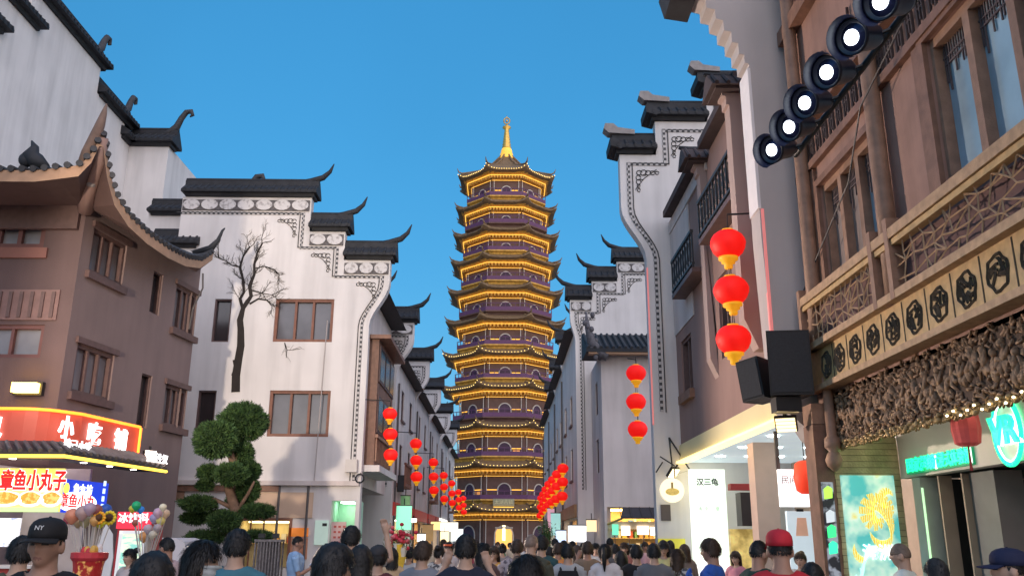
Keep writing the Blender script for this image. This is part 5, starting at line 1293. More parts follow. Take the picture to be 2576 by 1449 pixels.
# ------------------------------------------------------------------ stage lights on a bar
def build_stage_lights():
    k = 1.48                                  # bar runs parallel to the street
    pos = [(1940, 378), (1984, 320), (2023, 260), (2078, 183), (2141, 95), (2214, 4)]
    X = 3.25; BODY = mat('light_body', (.012, .014, .028), .35, .15, 6, spec=.6)
    pts = [P(u, v, X=X) for u, v in pos]
    zb = sum(p.z for p in pts) / 6
    rig = thing('light_bar', 'dark metal bar with arms carrying the row of stage lights', 'light bar', (X + .35, pts[0].y, zb + .1))
    MB().tube([(X + .42, pts[0].y + .35, zb + .12), (X + .42, pts[-1].y - 1.5, zb + .12)], .035, 8).build('bar', DARK, rig)
    for y in (pts[-1].y - 1.2,): MB().tube([(X + .42, y, zb + .1), (5.49, y, zb + .3)], .03, 6).build('arm', DARK, rig)
    nm = ['lowest and farthest', 'second lowest', 'third lowest', 'fourth lowest', 'fifth lowest', 'topmost, cropped']
    for i, p in enumerate(pts):
        dv = (Vector((-1.0, -.55, -.40))).normalized()
        t = thing('stage_light', '%s of the six black stage lights with glowing white faces' % nm[i], 'stage light', p, 'stage lights on the bar')
        rot = dv.to_track_quat('Z', 'Y').to_matrix().to_4x4()
        M = Matrix.Translation(p) @ rot @ Matrix.Scale(.76, 4)
        b = MB(M); b.lathe([(.02, -.52), (.13, -.50), (.17, -.40), (.18, -.2), (.215, -.06), (.225, .0), (.20, .0), (.17, -.05)], 20); b.build('housing', BODY, t, True)
        # hood: flaring visor over the upper half
        h = MB(M); R = []
        for q, r, z in ((0, .228, -.08), (1, .245, .04), (2, .275, .12)):
            R.append([(r * math.cos(a_), r * math.sin(a_), z) for a_ in [rad(30 + 220 * j / 14) for j in range(15)]])
        h.rings(R, close=False); h.build('hood', mat('hood_blue_black', (.008, .012, .045), .35, .1, 6, spec=.5), t, True)
        b = MB(M); b.lathe([(.005, -.02), (.098, -.02), (.098, .004), (.005, .012)], 18); b.build('lamp_face', glow('stage_white', (.85, .92, 1), 2.2), t)
        b = MB(M); b.lathe([(.10, -.02), (.19, -.05)], 18); b.build('reflector', mat('reflector', (.03, .035, .09), .2, .1, 5, metal=.6), t)
        MB().tube([p + Vector((.2, .1, .05)), p + Vector((.42, .02, zb + .12 - p.z))], .02, 6).build('yoke', DARK, t)
build_stage_lights()

# ------------------------------------------------------------------ loudspeakers and floodlights
def speaker(p, w, h, dpt, yaw, tilt, label):
    t = thing('loudspeaker', label, 'speaker', p)
    M = Matrix.Translation(p) @ Matrix.Rotation(yaw, 4, 'Z') @ Matrix.Rotation(tilt, 4, 'Y')
    b = MB(M); b.rings([[(-w / 2, -dpt / 2, z), (w / 2, -dpt / 2, z), (w * .36, dpt / 2, z), (-w * .36, dpt / 2, z)] for z in (-h / 2, h / 2)]); b.build('cabinet', mat('speaker_black', (.012, .012, .014), .55, .1, 8), t)
    b = MB(M); b.box(-w / 2 + .03, w / 2 - .03, -dpt / 2 - .015, -dpt / 2 - .001, -h / 2 + .04, h / 2 - .04); b.build('grille', mat('speaker_grille', (.02, .021, .026), .6, .2, 30), t)
    MB(M).box(-.05, .05, dpt / 2, dpt / 2 + .12, -.1, .1).build('mount', DARK, t)
    return t
p = P(1980, 918, Y=14.35); speaker(p, .70, 1.08, .5, rad(-8), 0, 'large black loudspeaker facing the street on the white corner pier')
MB().box(p.x - .28, p.x + .14, 14.2, 14.5, p.z - .80, p.z - .56).build('speaker_amplifier', mat('speaker_black', (.012, .012, .014), .55), bpy.data.objects['loudspeaker'])
p = P(1907, 958, Y=14.9); speaker(p, .44, .72, .5, rad(-50), rad(-8), 'smaller black loudspeaker turned sideways behind the large one')
p = P(1009, 1216, Y=39.5); speaker(p, .30, .72, .3, 0, 0, 'small black column loudspeaker on the left street wall under the lanterns')

def flood(p, aim, w, h, power, label, col=(1, .82, .5), spot=120, lum=5, cells=4):
    t = thing('floodlight', label, 'floodlight', p)
    dv = Vector(aim).normalized(); rot = dv.to_track_quat('Z', 'Y').to_matrix().to_4x4(); M = Matrix.Translation(p) @ rot
    MB(M).box(-w / 2, w / 2, -h / 2, h / 2, -.09, 0).build('housing', DARK, t)
    for k in range(cells):
        z = -h / 2 + h * (k + .5) / cells; MB(M).box(-w * .44, w * .44, z - h * .36 / cells, z + h * .36 / cells, .001, .02).build('led_row', glow('flood_' + label[:4] + '%.1f' % lum, col, lum), t)
    MB(M).box(-.03, .03, h / 2, h / 2 + .12, -.06, -.03).build('bracket', DARK, t)
    l = bpy.data.lights.new('flood_beam', 'SPOT'); l.energy = power; l.color = col; l.spot_size = rad(spot); l.spot_blend = .6; l.shadow_soft_size = max(w, h) * .8
    o = bpy.data.objects.new('flood_beam', l); COL.objects.link(o); o.parent = t; o.matrix_parent_inverse = Matrix.Translation(-LOC[t.name])
    o.matrix_basis = Matrix.Translation(p + dv * .06) @ dv.to_track_quat('-Z', 'Y').to_matrix().to_4x4()
    return t
flood(P(1977, 1068, Y=14.7), (-.35, -.75, -.55), .36, .26, 90, 'bright four-row floodlight below the large loudspeaker', (1, .74, .36), 120, .9)
flood(P(1695, 1190, Y=25.7), (.3, -.5, -.6), .30, .34, 14, 'small floodlight on the corner of the white stepped gable', (1, .78, .42), 120, 1.0)
flood(Vector((-9.9, 3.0, 5.7)), (.105, 1, .10), .5, .4, 6500, 'street floodlight on a pole shining onto the painted-tree wall', (1, .82, .64), 31)
flood(Vector((-9.15, 23.1, 3.75)), (14.6, -11.5, 1.2), .34, .26, 4200, 'floodlight on the snack shop corner shining across to the timber house', (1, .78, .64), 80, 3)  # added lamp that lights the timber facade across the street
pt = MB().tube([(-9.9, 2.85, 0), (-9.9, 2.85, 5.6)], .06, 8).build('floodlight_pole', DARK); tag(pt, 'plain dark pole carrying the street floodlight', 'pole')
f_ = P(1040, 1308, Y=43); flood(f_, (.2, -.9, -.4), .34, .2, 20, 'small white lamp over a shop on the left street side', (1, .9, .7), lum=4, cells=1)

# round lit sign, its bracket
c = P(1690, 1233, Y=25.4)
t = thing('round_sign', 'round white light-box sign hanging beside the stepped gable corner', 'sign', c)
F = frame(c, (1, 0, 0))
b = MB(F).prism([(.34 * math.cos(q), .34 * math.sin(q)) for q in [2 * math.pi * j / 28 for j in range(28)]], -.08, .08); b.build('light_box', glow('round_sign_white', (1, .90, .66), .28), t)
b = MB(F).prism([(.2 * math.cos(q), -.04 + .1 * math.sin(q)) for q in [2 * math.pi * j / 16 for j in range(16)]], .08, .088); b.build('print', mat('sign_gold_print', (.75, .55, .15), .5, .2, 15, emit=.12), t)
MB(F).box(-.03, .03, .06, .22, .08, .088).build('print', mat('sign_gold_print2', (.45, .3, .1), .5), t)
MB().tube([c + Vector((.1, 0, .34)), c + Vector((.1, 0, .7)), c + Vector((-.3, 0, .95))], .02, 5).build('bracket', DARK, t)
b = MB(); q = P(1683, 1100, Y=25.9)
b.tube([q, q + Vector((.05, -.1, -1.1)), q + Vector((.55, -.1, -.95)), q], .025, 5)
tag(b.build('iron_bracket', DARK), 'triangular black iron bracket on the corner above the round sign', 'bracket')

# hanging signs down the street
def blade(u, v, Y, w, h, m, label, parent=None):
    c = P(u, v, Y=Y); t = thing('hanging_sign', label, 'sign', c); F = frame(c, (1, 0, 0))
    MB(F).box(-w / 2, w / 2, -h / 2, h / 2, -.05, .05).build('panel', m, t); MB(F).box(-w / 2 - .02, w / 2 + .02, h / 2, h / 2 + .04, -.06, .06).build('frame', DARK, t)
    MB(F).tube([(0, h / 2, 0), (0, h / 2 + .3, 0)], .02, 5).build('hanger', DARK, t)
blade(1016, 1302, 37, .62, .95, glow('mint_sign', (.25, .85, .5), .34), 'mint green hanging shop sign on the left side under the column loudspeaker')
blade(1020, 1262, 38, .4, .5, mat('dull_green', (.22, .42, .2), .6, .1), 'dull green square sign above the mint one on the left')
blade(1076, 1340, 46, .55, .8, mat('tan_sign', (.5, .32, .14), .6, .1, emit=.06), 'tan hanging sign beyond the mint sign on the left')
blade(1452, 1342, 40.5, .80, .70, glow('white_sign', (1, 1, 1), .6), 'bright white light box over the crowd on the right')
blade(1398, 1318, 47, .5, 1.1, glow('aqua_banner', (.4, .8, .78), .16), 'pale aqua vertical banner on the right by the lantern cluster')
blade(1386, 1306, 51, .4, 1.2, glow('pink_banner', (.8, .45, .6), .14), 'pinkish vertical banner beside the aqua one on the right')
blade(1411, 1350, 44, .5, .6, glow('blue_white_sign', (.6, .75, 1), .4), 'small blue-white lit sign under the banners on the right')
blade(1130, 1325, 62, 1.2, .6, glow('warm_white_sign', (1, .95, .8), .7), 'warm white lit sign far down the left side')
blade(1150, 1345, 70, .9, .9, glow('cool_white_sign', (.8, .95, 1), .5), 'cool white lit sign far down the left side by the pagoda')
blade(1488, 1322, 40.5, .45, .5, glow('warm_box_sign', (1, .72, .38), .4), 'warm lit box sign on the right between the white light box and the awning')
blade(1118, 1352, 54, .5, .7, glow('yellow_lit_sign', (1, .85, .45), .55), 'yellow lit sign above the crowd between the amber and warm white signs')
blade(1060, 1352, 44, .4, .35, glow('tiny_white_sign', (1, 1, .95), .7), 'tiny bright white sign left of the tan hanging sign')
blade(1096, 1322, 56, .6, .5, glow('amber_sign', (1, .7, .3), .4), 'small amber sign between the white lit signs and the tan sign on the left')

# ------------------------------------------------------------------ cloud-pruned pine
def build_pine():
    Yp = 25.0; base = P(600, 1449, Y=Yp); base.z = 0
    t = thing('topiary_pine', 'cloud-pruned pine with rounded green pads on a twisted trunk', 'tree', base)
    BARK = mat('pine_bark', (.16, .10, .07), .9, .3, 8, .6, 20)
    def q(u, v, dy=0): return P(u, v, Y=Yp + dy)
    MB().tube([base, q(598, 1400), q(585, 1340), q(592, 1280), q(575, 1225, .1), q(588, 1170), q(575, 1120, -.1), q(560, 1110, -.2)], [.20, .19, .17, .15, .13, .11, .09, .05], 9).build('trunk', BARK, t, True)
    for pts, r in (([q(588, 1170), q(605, 1120, .2), q(612, 1070, .3)], (.08, .06, .04)), ([q(580, 1225), q(545, 1200)], (.07, .04)), ([q(590, 1280), q(540, 1255), q(505, 1260)], (.07, .05, .03)), ([q(588, 1300), q(625, 1240), q(640, 1210)], (.07, .05, .03)),
                   ([q(590, 1310), q(630, 1285), q(665, 1310)], (.07, .05, .03)), ([q(588, 1345), q(530, 1340), q(500, 1355)], (.07, .05, .03))):
        MB().tube(pts, r, 7).build('branch', BARK, t, True)
    # (u, v, half width px, half height px, depth offset)
    pads = [(612, 1061, 56, 44, .3), (543, 1106, 51, 44, -.3), (612, 1142, 22, 26, .2), (527, 1188, 25, 16, 0), (582, 1192, 38, 24, -.35), (630, 1184, 22, 20, .3), (624, 1232, 26, 28, .25), (516, 1220, 17, 10, .2), (500, 1266, 42, 16, 0), (552, 1296, 30, 10, .5),
            (645, 1286, 42, 15, .1), (565, 1310, 38, 21, -.4), (492, 1302, 34, 12, .5), (602, 1262, 28, 17, .5), (518, 1352, 46, 15, -.1), (648, 1348, 36, 10, 0)]
    LEAF = [mat('pine_leaf_light', (.062, .12, .03), .7, .3, 5), mat('pine_leaf_mid', (.038, .088, .024), .7, .3, 5), mat('pine_leaf_dark', (.018, .048, .017), .75, .3, 5)]
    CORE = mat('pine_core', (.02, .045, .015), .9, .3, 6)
    rnd = random.Random(4)
    for (u, v, w, h, dy) in pads:
        c = q(u, v, dy); s = (c - CAM).dot(CROT @ Vector((0, 0, -1))) / FPX; rx, rz = w * s, h * s; ry = rx * .85
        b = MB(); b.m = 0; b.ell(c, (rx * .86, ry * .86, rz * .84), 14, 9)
        n = int(900 + 5200 * rx * rz * 4)
        for k in range(n):
            z = rnd.uniform(-1, 1); a_ = rnd.uniform(0, 6.283); rr = math.sqrt(1 - z * z); nn = Vector((rr * math.cos(a_), rr * math.sin(a_), z))
            lump = 1 + .22 * noise.noise(Vector((nn.x * 3 + u, nn.y * 3, nn.z * 3 + v)))
            e = lump * rnd.uniform(.86, 1.04); p = c + Vector((nn.x * rx, nn.y * ry, nn.z * rz)) * e
            dr = (nn + Vector((rnd.uniform(-.8, .8), rnd.uniform(-.8, .8), rnd.uniform(-.5, .8)))).normalized()
            sd = dr.cross(Vector((rnd.uniform(-1, 1), rnd.uniform(-1, 1), rnd.uniform(-1, 1)))).normalized(); L = rnd.uniform(.05, .13); wd = .013
            b.m = 1 + (0 if rnd.random() < .38 else 1 if rnd.random() < .6 else 2)
            b.quad(p - sd * wd, p + sd * wd, p + sd * wd * .4 + dr * L, p - sd * wd * .4 + dr * L)
        b.build('foliage_pad', [CORE] + LEAF, t)
build_pine()

# ------------------------------------------------------------------ vendor stands, fridge, metal cage, flowers
def vendor():
    rnd = random.Random(8)
    # toy balloons and pinwheels on poles
    def bunch(name, label, uc, vc, Y, items, foot):
        base = P(uc, 1449, Y=Y); base.z = 0; t = thing(name, label, 'toy stand', base)
        MB().tube([base, (base.x, base.y, P(uc, vc, Y=Y).z)], .03, 6).build('pole', mat('pole_pale', (.5, .45, .4), .5, .1), t)
        for k, (u, v, r, col, kind) in enumerate(items):
            p = P(u, v, Y=Y + rnd.uniform(-.2, .2)); s = r * Y / FPX
            m = mat('toy_%02x%02x%02x' % tuple(int(255 * c) for c in col), col, .35, .08, 6, emit=.02)
            if kind == 'flower':
                b = MB(frame(p, (1, 0, 0)))
                for j in range(12):
                    q = 2 * math.pi * j / 12; b.ell((s * .75 * math.cos(q), s * .75 * math.sin(q), 0), (s * .26, s * .26, .02), 8, 4)
                f = b.build('sunflower', m, t, True); MB(frame(p, (1, 0, 0))).ell((0, 0, .02), (s * .52, s * .52, .03), 12, 5).build('flower_heart', mat('flower_heart', (.10, .045, .02), .8, .2), f, True)
            else:
                MB().lathe([(.01, -s * 1.1), (s * .35, -s * .9), (s * .9, -s * .3), (s, .15 * s), (s * .75, .75 * s), (s * .2, s), (.01, s * 1.02)], 12, p).build('balloon', m, t, True)
            MB().tube([p + Vector((0, 0.03, -s)), (base.x, base.y, max(1.2, p.z - 1.0))], .006, 4).build('stick', mat('stick', (.6, .55, .5), .5, 0), t)
        return t
    Y = 9.5
    bunch('toy_stand', 'stand of sunflower toys and balloons beside the man in the black cap', 222, 1310, Y, [(182, 1298, 18, (.65, .25, .15), 'b'), (197, 1312, 14, (.5, .35, .2), 'b'), (208, 1290, 17, (.45, .30, .28), 'b'), (222, 1296, 15, (.35, .33, .2), 'b'), (226, 1280, 15, (.45, .32, .40), 'b'), (243, 1283, 14, (.30, .10, .10), 'b'),
           (266, 1283, 15, (.03, .10, .42), 'b'), (250, 1302, 16, (.9, .42, .03), 'flower'), (275, 1302, 18, (.85, .65, .04), 'flower'), (252, 1318, 10, (.6, .65, .05), 'b'), (170, 1306, 10, (.5, .08, .12), 'b'), (214, 1312, 14, (.42, .38, .22), 'b'), (238, 1310, 12, (.55, .3, .1), 'b')], 0)
    bunch('toy_stand', 'stand of small balloons and pinwheels in front of the red drinks fridge', 362, 1330, Y + 1, [(333, 1280, 9, (.6, .5, .05), 'b'), (343, 1272, 11, (.02, .42, .16), 'b'), (354, 1282, 9, (.04, .25, .7), 'b'), (410, 1276, 9, (.8, .7, .5), 'b'), (398, 1290, 12, (.6, .4, .5), 'b'), (416, 1292, 11, (.65, .45, .3), 'b'), (388, 1304, 12, (.45, .4, .6), 'b'),
           (404, 1310, 11, (.7, .6, .2), 'b'), (396, 1328, 10, (.4, .33, .35), 'b'), (372, 1330, 11, (.5, .4, .45), 'b'), (362, 1350, 13, (.75, .35, .12), 'b'), (384, 1345, 10, (.55, .5, .4), 'b'), (340, 1315, 8, (.4, .12, .08), 'b')], 0)
    # red cloth figure / streamers under the first stand and basket of glittering red toys
    p = P(225, 1400, Y=9.2); t = thing('toy_basket', 'red basket of glittering toys with a cloth rim below the sunflower stand', 'basket', (p.x, p.y, 0))
    RB = mat('basket_red', (.55, .04, .05), .5, .15, 8)
    z1 = P(225, 1392, Y=9.2).z
    MB().lathe([(.11, 0), (.11, .9), (.12, 1.2), (.14, z1 - .12), (.165, z1), (.15, z1), (.12, z1 - .1)], 18, (p.x, p.y, 0)).build('basket', two_tone('glitter_red', (.35, .02, .02), (1, .55, .15), 16, .3, .06, lo=.52, hi=.66), t)
    MB().lathe([(.155, z1 - .07), (.175, z1 - .04), (.175, z1 + .01), (.15, z1 + .015)], 18, (p.x, p.y, 0)).build('rim', RB, t)
    for k in range(9):
        q = Vector((p.x + rnd.uniform(-.12, .12), p.y + rnd.uniform(-.1, .1), z1 + rnd.uniform(-.02, .06))); MB().ell(q, (.035, .03, .05), 8, 5).build('wrapped_toy', [RB, mat('toy_gold', (.7, .4, .08), .4, .2, 9), mat('toy_white', (.7, .62, .6), .5, .1)][k % 3], t, True)
    # drinks fridge
    Yf = 15.0; r_ = rect(288, 372, 1287, 1449, Yf); F = frame((0, Yf, 0), (1, 0, 0)); t = thing('drinks_fridge', 'red drinks fridge with a lit glass door behind the toy stands', 'fridge', ((r_[0] + r_[1]) / 2, Yf, 0))
    FR = mat('fridge_red', (.45, .03, .04), .4, .06); z1 = r_[3]
    MB(F).box(r_[0], r_[1], 0, z1, -.6, -.05).build('cabinet', FR, t)
    hd = MB(F).box(r_[0], r_[1], z1 - .27, z1, -.05, .02).build('header', glow('fridge_head', (.8, .03, .06), .32), t); text('冰饮料', .17, F, (r_[0] + r_[1]) / 2, z1 - .11, glow('white_soft', (1, 1, 1), .5), hd, d=.03, ext=.006, bold=.003)
    dr = MB(F); a0, a1 = r_[0] + .06, r_[1] - .04
    dr.box(a0, a0 + .05, .2, z1 - .3, -.05, .01); dr.box(a1 - .05, a1, .2, z1 - .3, -.05, .01); dr.box(a0, a1, .15, .2, -.05, .01); dr.box(a0, a1, z1 - .35, z1 - .3, -.05, .01); dr.build('door_frame', mat('door_white', (.7, .7, .7), .4, .05, emit=.2), t)
    MB(F).box(a0 + .05, a1 - .05, .2, z1 - .35, -.045, -.03).build('glass_door', two_tone('fridge_contents', (.75, .85, .6), (.25, .6, .5), 5, .3, .28, stretch=(1, 1, 2.5)), t)
    # white figure-shaped flag beside fridge, dark speaker box
    c = P(262, 1360, Y=14); t = thing('white_flag', 'white teardrop advertising flag beside the drinks fridge', 'flag', (c.x, 14, 0))
    MB(frame((c.x, 14, 0), (1, 0, 0))).prism([(-.15, .9), (.15, .9), (.17, 1.4), (.12, 1.75), (.0, 1.9), (-.08, 1.7)], -.01, .01).build('cloth', mat('flag_white', (.75, .73, .72), .7, .05), t); MB().tube([(c.x - .16, 14, 0), (c.x - .16, 14, 1.8)], .012, 5).build('pole', DARK, t)
    # grey metal cage / rack before the house
    Yc = 16.0; r_ = rect(640, 700, 1356, 1449, Yc); t = thing('metal_rack', 'grey metal rack of upright bars in front of the lit shop window', 'rack', ((r_[0] + r_[1]) / 2, Yc, 0))
    STL = mat('steel', (.16, .145, .15), .4, .35, 20, metal=.5); z1 = r_[3]
    for k in range(9):
        x = r_[0] + (r_[1] - r_[0]) * k / 8; MB().tube([(x, Yc, 0), (x, Yc, z1 - .02 * (k % 2))], .018, 6).build('bar', STL, t)
        MB().tube([(x, Yc + .3, 0), (x, Yc + .3, z1)], .018, 6).build('bar', STL, t)
    for z in (.1, z1 - .02, z1 * .6): MB().box(r_[0] - .02, r_[1] + .02, Yc - .02, Yc + .32, z - .02, z + .02).build('rail', STL, t)
    for x in (r_[0] + .05, r_[1] - .12): MB().box(x, x + .1, Yc - .05, Yc + .05, z1 + .02, z1 + .10).build('cap', DARK, t)
    # white stall umbrella/van side behind the man in pink
    r_ = rect(402, 468, 1352, 1449, 20); t = thing('white_cart', 'white rounded food cart behind the man in the pale pink shirt', 'cart', ((r_[0] + r_[1]) / 2, 20, 0))
    pl = [(r_[0], .25), (r_[1], .25), (r_[1], r_[3] - .3), (r_[1] - .08, r_[3] - .08), (r_[1] - .3, r_[3]), (r_[0], r_[3])]
    MB(frame((0, 20, 0), (1, 0, 0))).prism(pl, -1.4, 0).build('body', mat('cart_white', (.62, .58, .60), .5, .05), t)
    for x in (r_[0] + .15, r_[1] - .15): MB(frame((0, 20, 0), (1, 0, 0))).prism([(x + .2 * math.cos(q), .21 + .2 * math.sin(q)) for q in [2 * math.pi * j / 14 for j in range(14)]], .01, .08).build('wheel', DARK, t)
    # flower / ice-lolly display on the left street side
    Y = 14.0; base = P(1010, 1449, Y=Y); base.z = 0; t = thing('flower_stand', 'stand of red and pink blooms with yellow wraps before the left shops', 'flower stand', base)
    MB().lathe([(.22, 0), (.2, .5), (.16, 1.0), (.2, 1.15)], 14, base).build('vase', mat('vase_white', (.7, .66, .66), .5, .05), t, True)
    reds = [mat('bloom_%d' % k, c, .6, .2, 9) for k, c in enumerate([(.62, .05, .08), (.7, .15, .18), (.5, .02, .05)])]
    for k in range(46):
        u, v = 1008 + rnd.gauss(0, 15), 1352 + rnd.gauss(0, 11); p = P(u, v, Y=Y + rnd.uniform(-.12, .12)); MB().ell(p, (.035, .035, .03), 7, 5).build('bloom', reds[k % 3], t, True)
    YW = mat('yellow_wrap_paper', (.75, .5, .06), .5, .2, 12, emit=.03)
    for k in range(12):
        p = P(1000 + rnd.uniform(-8, 16), 1385 + rnd.uniform(-5, 45), Y=Y - .1); MB().lathe([(.005, -.12), (.05, .06), (.065, .1)], 7, p).build('wrapped_bunch', YW if k % 3 else mat('pale_wrap', (.75, .7, .6), .5, .1), t)
    b = MB()
    for k in range(260):
        p = P(1008 + rnd.gauss(0, 14), 1362 + rnd.gauss(0, 14), Y=Y + rnd.uniform(-.1, .15)); dr = Vector((rnd.uniform(-1, 1), rnd.uniform(-1, 1), rnd.uniform(-.3, 1))).normalized(); sd = dr.cross(Vector((0, 0, 1))).normalized()
        b.quad(p - sd * .012, p + sd * .012, p + dr * .08)
    b.build('leaves', mat('stem_green', (.09, .16, .05), .7, .2), t, kind='stuff')
    # small green plant far right by the lanterns
    base = P(1372, 1449, Y=40); base.z = 0; base.x -= .2; t = thing('potted_bamboo', 'leafy green plant in front of the right-hand shops by the pagoda', 'plant', base)
    MB().lathe([(.2, 0), (.26, .45), (.24, .45)], 12, base).build('pot', STONE, t); b = MB()
    for k in range(500):
        q = rnd.gauss(0, 1); p = P(1376 + rnd.gauss(0, 9), 1345 + rnd.gauss(0, 16), Y=40 + rnd.uniform(-.4, .4)); dr = Vector((rnd.uniform(-1, 1), rnd.uniform(-1, 1), rnd.uniform(-1, .6))).normalized(); sd = dr.cross(Vector((0, 0, 1))).normalized()
        b.quad(p - sd * .03, p + sd * .03, p + dr * .2)
    b.build('foliage', mat('bamboo_leaf', (.10, .2, .07), .6, .3), t); MB().tube([base, base + Vector((.05, 0, 1.5)), base + Vector((.12, 0, 2.6))], [.03, .025, .01], 6).build('stem', mat('stem_brown', (.15, .12, .05), .8, .1), t)
vendor()
# ------------------------------------------------------------------ people
def head_r(nx, ny, nz, female=False):
    """radius of the head surface in direction n (face looks to +y), metres, about the head centre"""
    a, b_, c = (.074, .094, .116) if not female else (.071, .090, .113)
    if nz < 0:
        a *= 1 - .18 * min(1, -nz * 1.2) ** 1.5; b_ *= 1 - .06 * (-nz) if ny > 0 else 1 - .25 * (-nz)
    else:
        b_ *= 1 + .03 * nz if ny < 0 else 1
    r = 1 / math.sqrt((nx / a) ** 2 + (ny / b_) ** 2 + (nz / c) ** 2)
    if ny > 0:
        g = lambda x, z, sx, sz: math.exp(-((nx - x) / sx) ** 2 - ((nz - z) / sz) ** 2)
        r += .024 * g(0, -.22, .13, .13) + .012 * g(0, -.02, .10, .2)          # nose tip, bridge
        r -= .010 * (g(.33, .04, .17, .12) + g(-.33, .04, .17, .12))            # eye sockets
        r += .005 * (g(.30, .24, .25, .08) + g(-.30, .24, .25, .08))            # brow
        r += .006 * g(0, -.50, .18, .07) + .004 * g(0, -.60, .16, .05)          # lips
        r += .010 * g(0, -.80, .28, .14)                                        # chin
        r += .004 * (g(.5, -.22, .2, .2) + g(-.5, -.22, .2, .2))                # cheeks
    return r

def limb(b, pts, rr, n=10): b.tube(pts, rr, n)
def make_body(name, female=False, arms='down', voxel=.012, build_=1.0):
    """one continuous figure 1.72 m tall, feet at z=0, facing +y"""
    b = MB(); H = 1.72; sh = (.195 if not female else .172) * build_; zc = 1.60
    # torso: stacked ellipses from crotch to neck
    if not female: prof = [(.80, .11, .10), (.88, .168, .118), (.98, .165, .115), (1.08, .155, .108), (1.20, .172, .122), (1.30, .188, .125), (1.38, .175, .112), (1.43, .12, .085), (1.455, .068, .064), (1.50, .058, .060), (1.55, .055, .058)]
    else: prof = [(.80, .11, .10), (.88, .172, .122), (.96, .162, .115), (1.07, .132, .098), (1.19, .148, .118), (1.28, .158, .122), (1.37, .150, .100), (1.42, .10, .076), (1.445, .058, .056), (1.50, .048, .052), (1.55, .046, .05)]
    R = []
    for z, rx, ry in prof:
        f = build_ if z < 1.44 else 1
        R.append([(rx * f * math.cos(q), ry * f * math.sin(q) - (.012 if z > 1.4 else 0), z) for q in [2 * math.pi * j / 18 for j in range(18)]])
    b.rings(R)
    # shoulders
    for s in (-1, 1):
        b.tube([(s * .03, -.01, 1.40), (s * .11, -.01, 1.395), (s * sh, -.012, 1.355)], [.072, .070, .062], 10)
        # legs with feet
        hip = (s * .09, 0, .86); kn = (s * .095, .015, .48); an = (s * .095, -.02, .09)
        b.tube([hip, (s * .093, .012, .68), kn, (s * .096, -.02, .32), an], [.098, .082, .058, .056, .040], 10)
        b.tube([(s * .097, -.07, .045), (s * .10, .02, .045), (s * .105, .12, .035), (s * .107, .165, .03)], [.042, .046, .04, .026], 8)
        b.ell((s * .098, -.03, .07), (.042, .055, .06), 8, 6)
    # arms
    def hand(w, dr, up, s):
        dr = Vector(dr).normalized(); up = Vector(up).normalized(); sd = dr.cross(up).normalized(); w = Vector(w)
        b.tube([w - dr * .01, w + dr * .04, w + dr * .085], [.026, .034, .034], 8); b.tube([w + sd * .016, w + dr * .085 + sd * .022], [.018, .020], 6); b.tube([w - sd * .016, w + dr * .085 - sd * .022], [.018, .020], 6)
        for k, (o, ln) in enumerate(((-.030, .062), (-.010, .074), (.011, .070), (.031, .055))):
            p = w + dr * .085 + sd * o; b.tube([p - dr * .02, p + dr * ln * .5 + up * .006, p + dr * ln * .85 + up * .024], [.0115, .0105, .008], 6)
        p = w + dr * .03 + sd * (.03 * s); b.tube([p, p + dr * .03 + sd * .03 * s, p + dr * .065 + sd * .038 * s + up * .01], [.014, .012, .009], 6)
    arm_pts = {}
    for s in (-1, 1):
        S = Vector((s * sh, -.012, 1.36))
        mode = arms if isinstance(arms, str) else arms[0 if s < 0 else 1]
        if mode == 'down': E_ = S + Vector((s * .055, -.03, -.29)); Wr = E_ + Vector((s * .01, .06, -.25)); hd = (0, .15, -1); up = (-s, .2, 0)
        elif mode == 'phone': E_ = S + Vector((s * .05, .06, -.27)); Wr = E_ + Vector((-s * .13, .20, .10)); hd = (-s * .5, .4, .7); up = (0, -1, .3)
        elif mode == 'chest': E_ = S + Vector((s * .07, .03, -.28)); Wr = E_ + Vector((-s * .13, .21, .03)); hd = (-s * .8, .4, .2); up = (0, -.3, 1)
        elif mode == 'raise': E_ = S + Vector((s * .20, .10, .06)); Wr = E_ + Vector((-s * .06, .02, .245)); hd = (-s * .25, -.05, 1); up = (0, -1, .1)
        elif mode == 'mouth': E_ = S + Vector((s * .08, .10, -.25)); Wr = E_ + Vector((-s * .13, .13, .18)); hd = (-s * .4, .1, .9); up = (0, -1, 0)
        elif mode == 'up_photo': E_ = S + Vector((s * .10, .20, -.10)); Wr = E_ + Vector((-s * .10, .14, .20)); hd = (-s * .3, .2, .9); up = (0, -1, .2)
        b.tube([S, S.lerp(E_, .5), E_, E_.lerp(Wr, .45), Wr], [.058, .048, .040, .037, .026], 9)
        hand(Wr, hd, up, s); arm_pts[s] = (S, E_, Wr)
    # head with ears
    n, m = 28, 22; hc = Vector((0, .012, zc)); R = []
    for i in range(m + 1):
        th = math.pi * i / m; R.append([])
        for j in range(n):
            ph = 2 * math.pi * j / n; v = Vector((math.sin(th) * math.cos(ph), math.sin(th) * math.sin(ph), -math.cos(th)))
            R[-1].append(tuple(hc + v * head_r(v.x, v.y, v.z, female)))
    b.rings(R)
    for s in (-1, 1): b.ell(hc + Vector((s * .078, -.012, -.012)), (.014, .024, .034), 8, 6)
    me = b.mesh('tmp_body', [])
    o = bpy.data.objects.new('tmp_body', me)
    md = o.modifiers.new('r', 'REMESH'); md.mode = 'VOXEL'; md.voxel_size = voxel; md.use_smooth_shade = True
    ms = o.modifiers.new('s', 'SMOOTH'); ms.factor = .5; ms.iterations = 2
    out = to_mesh(o); bpy.data.meshes.remove(me); out.name = name
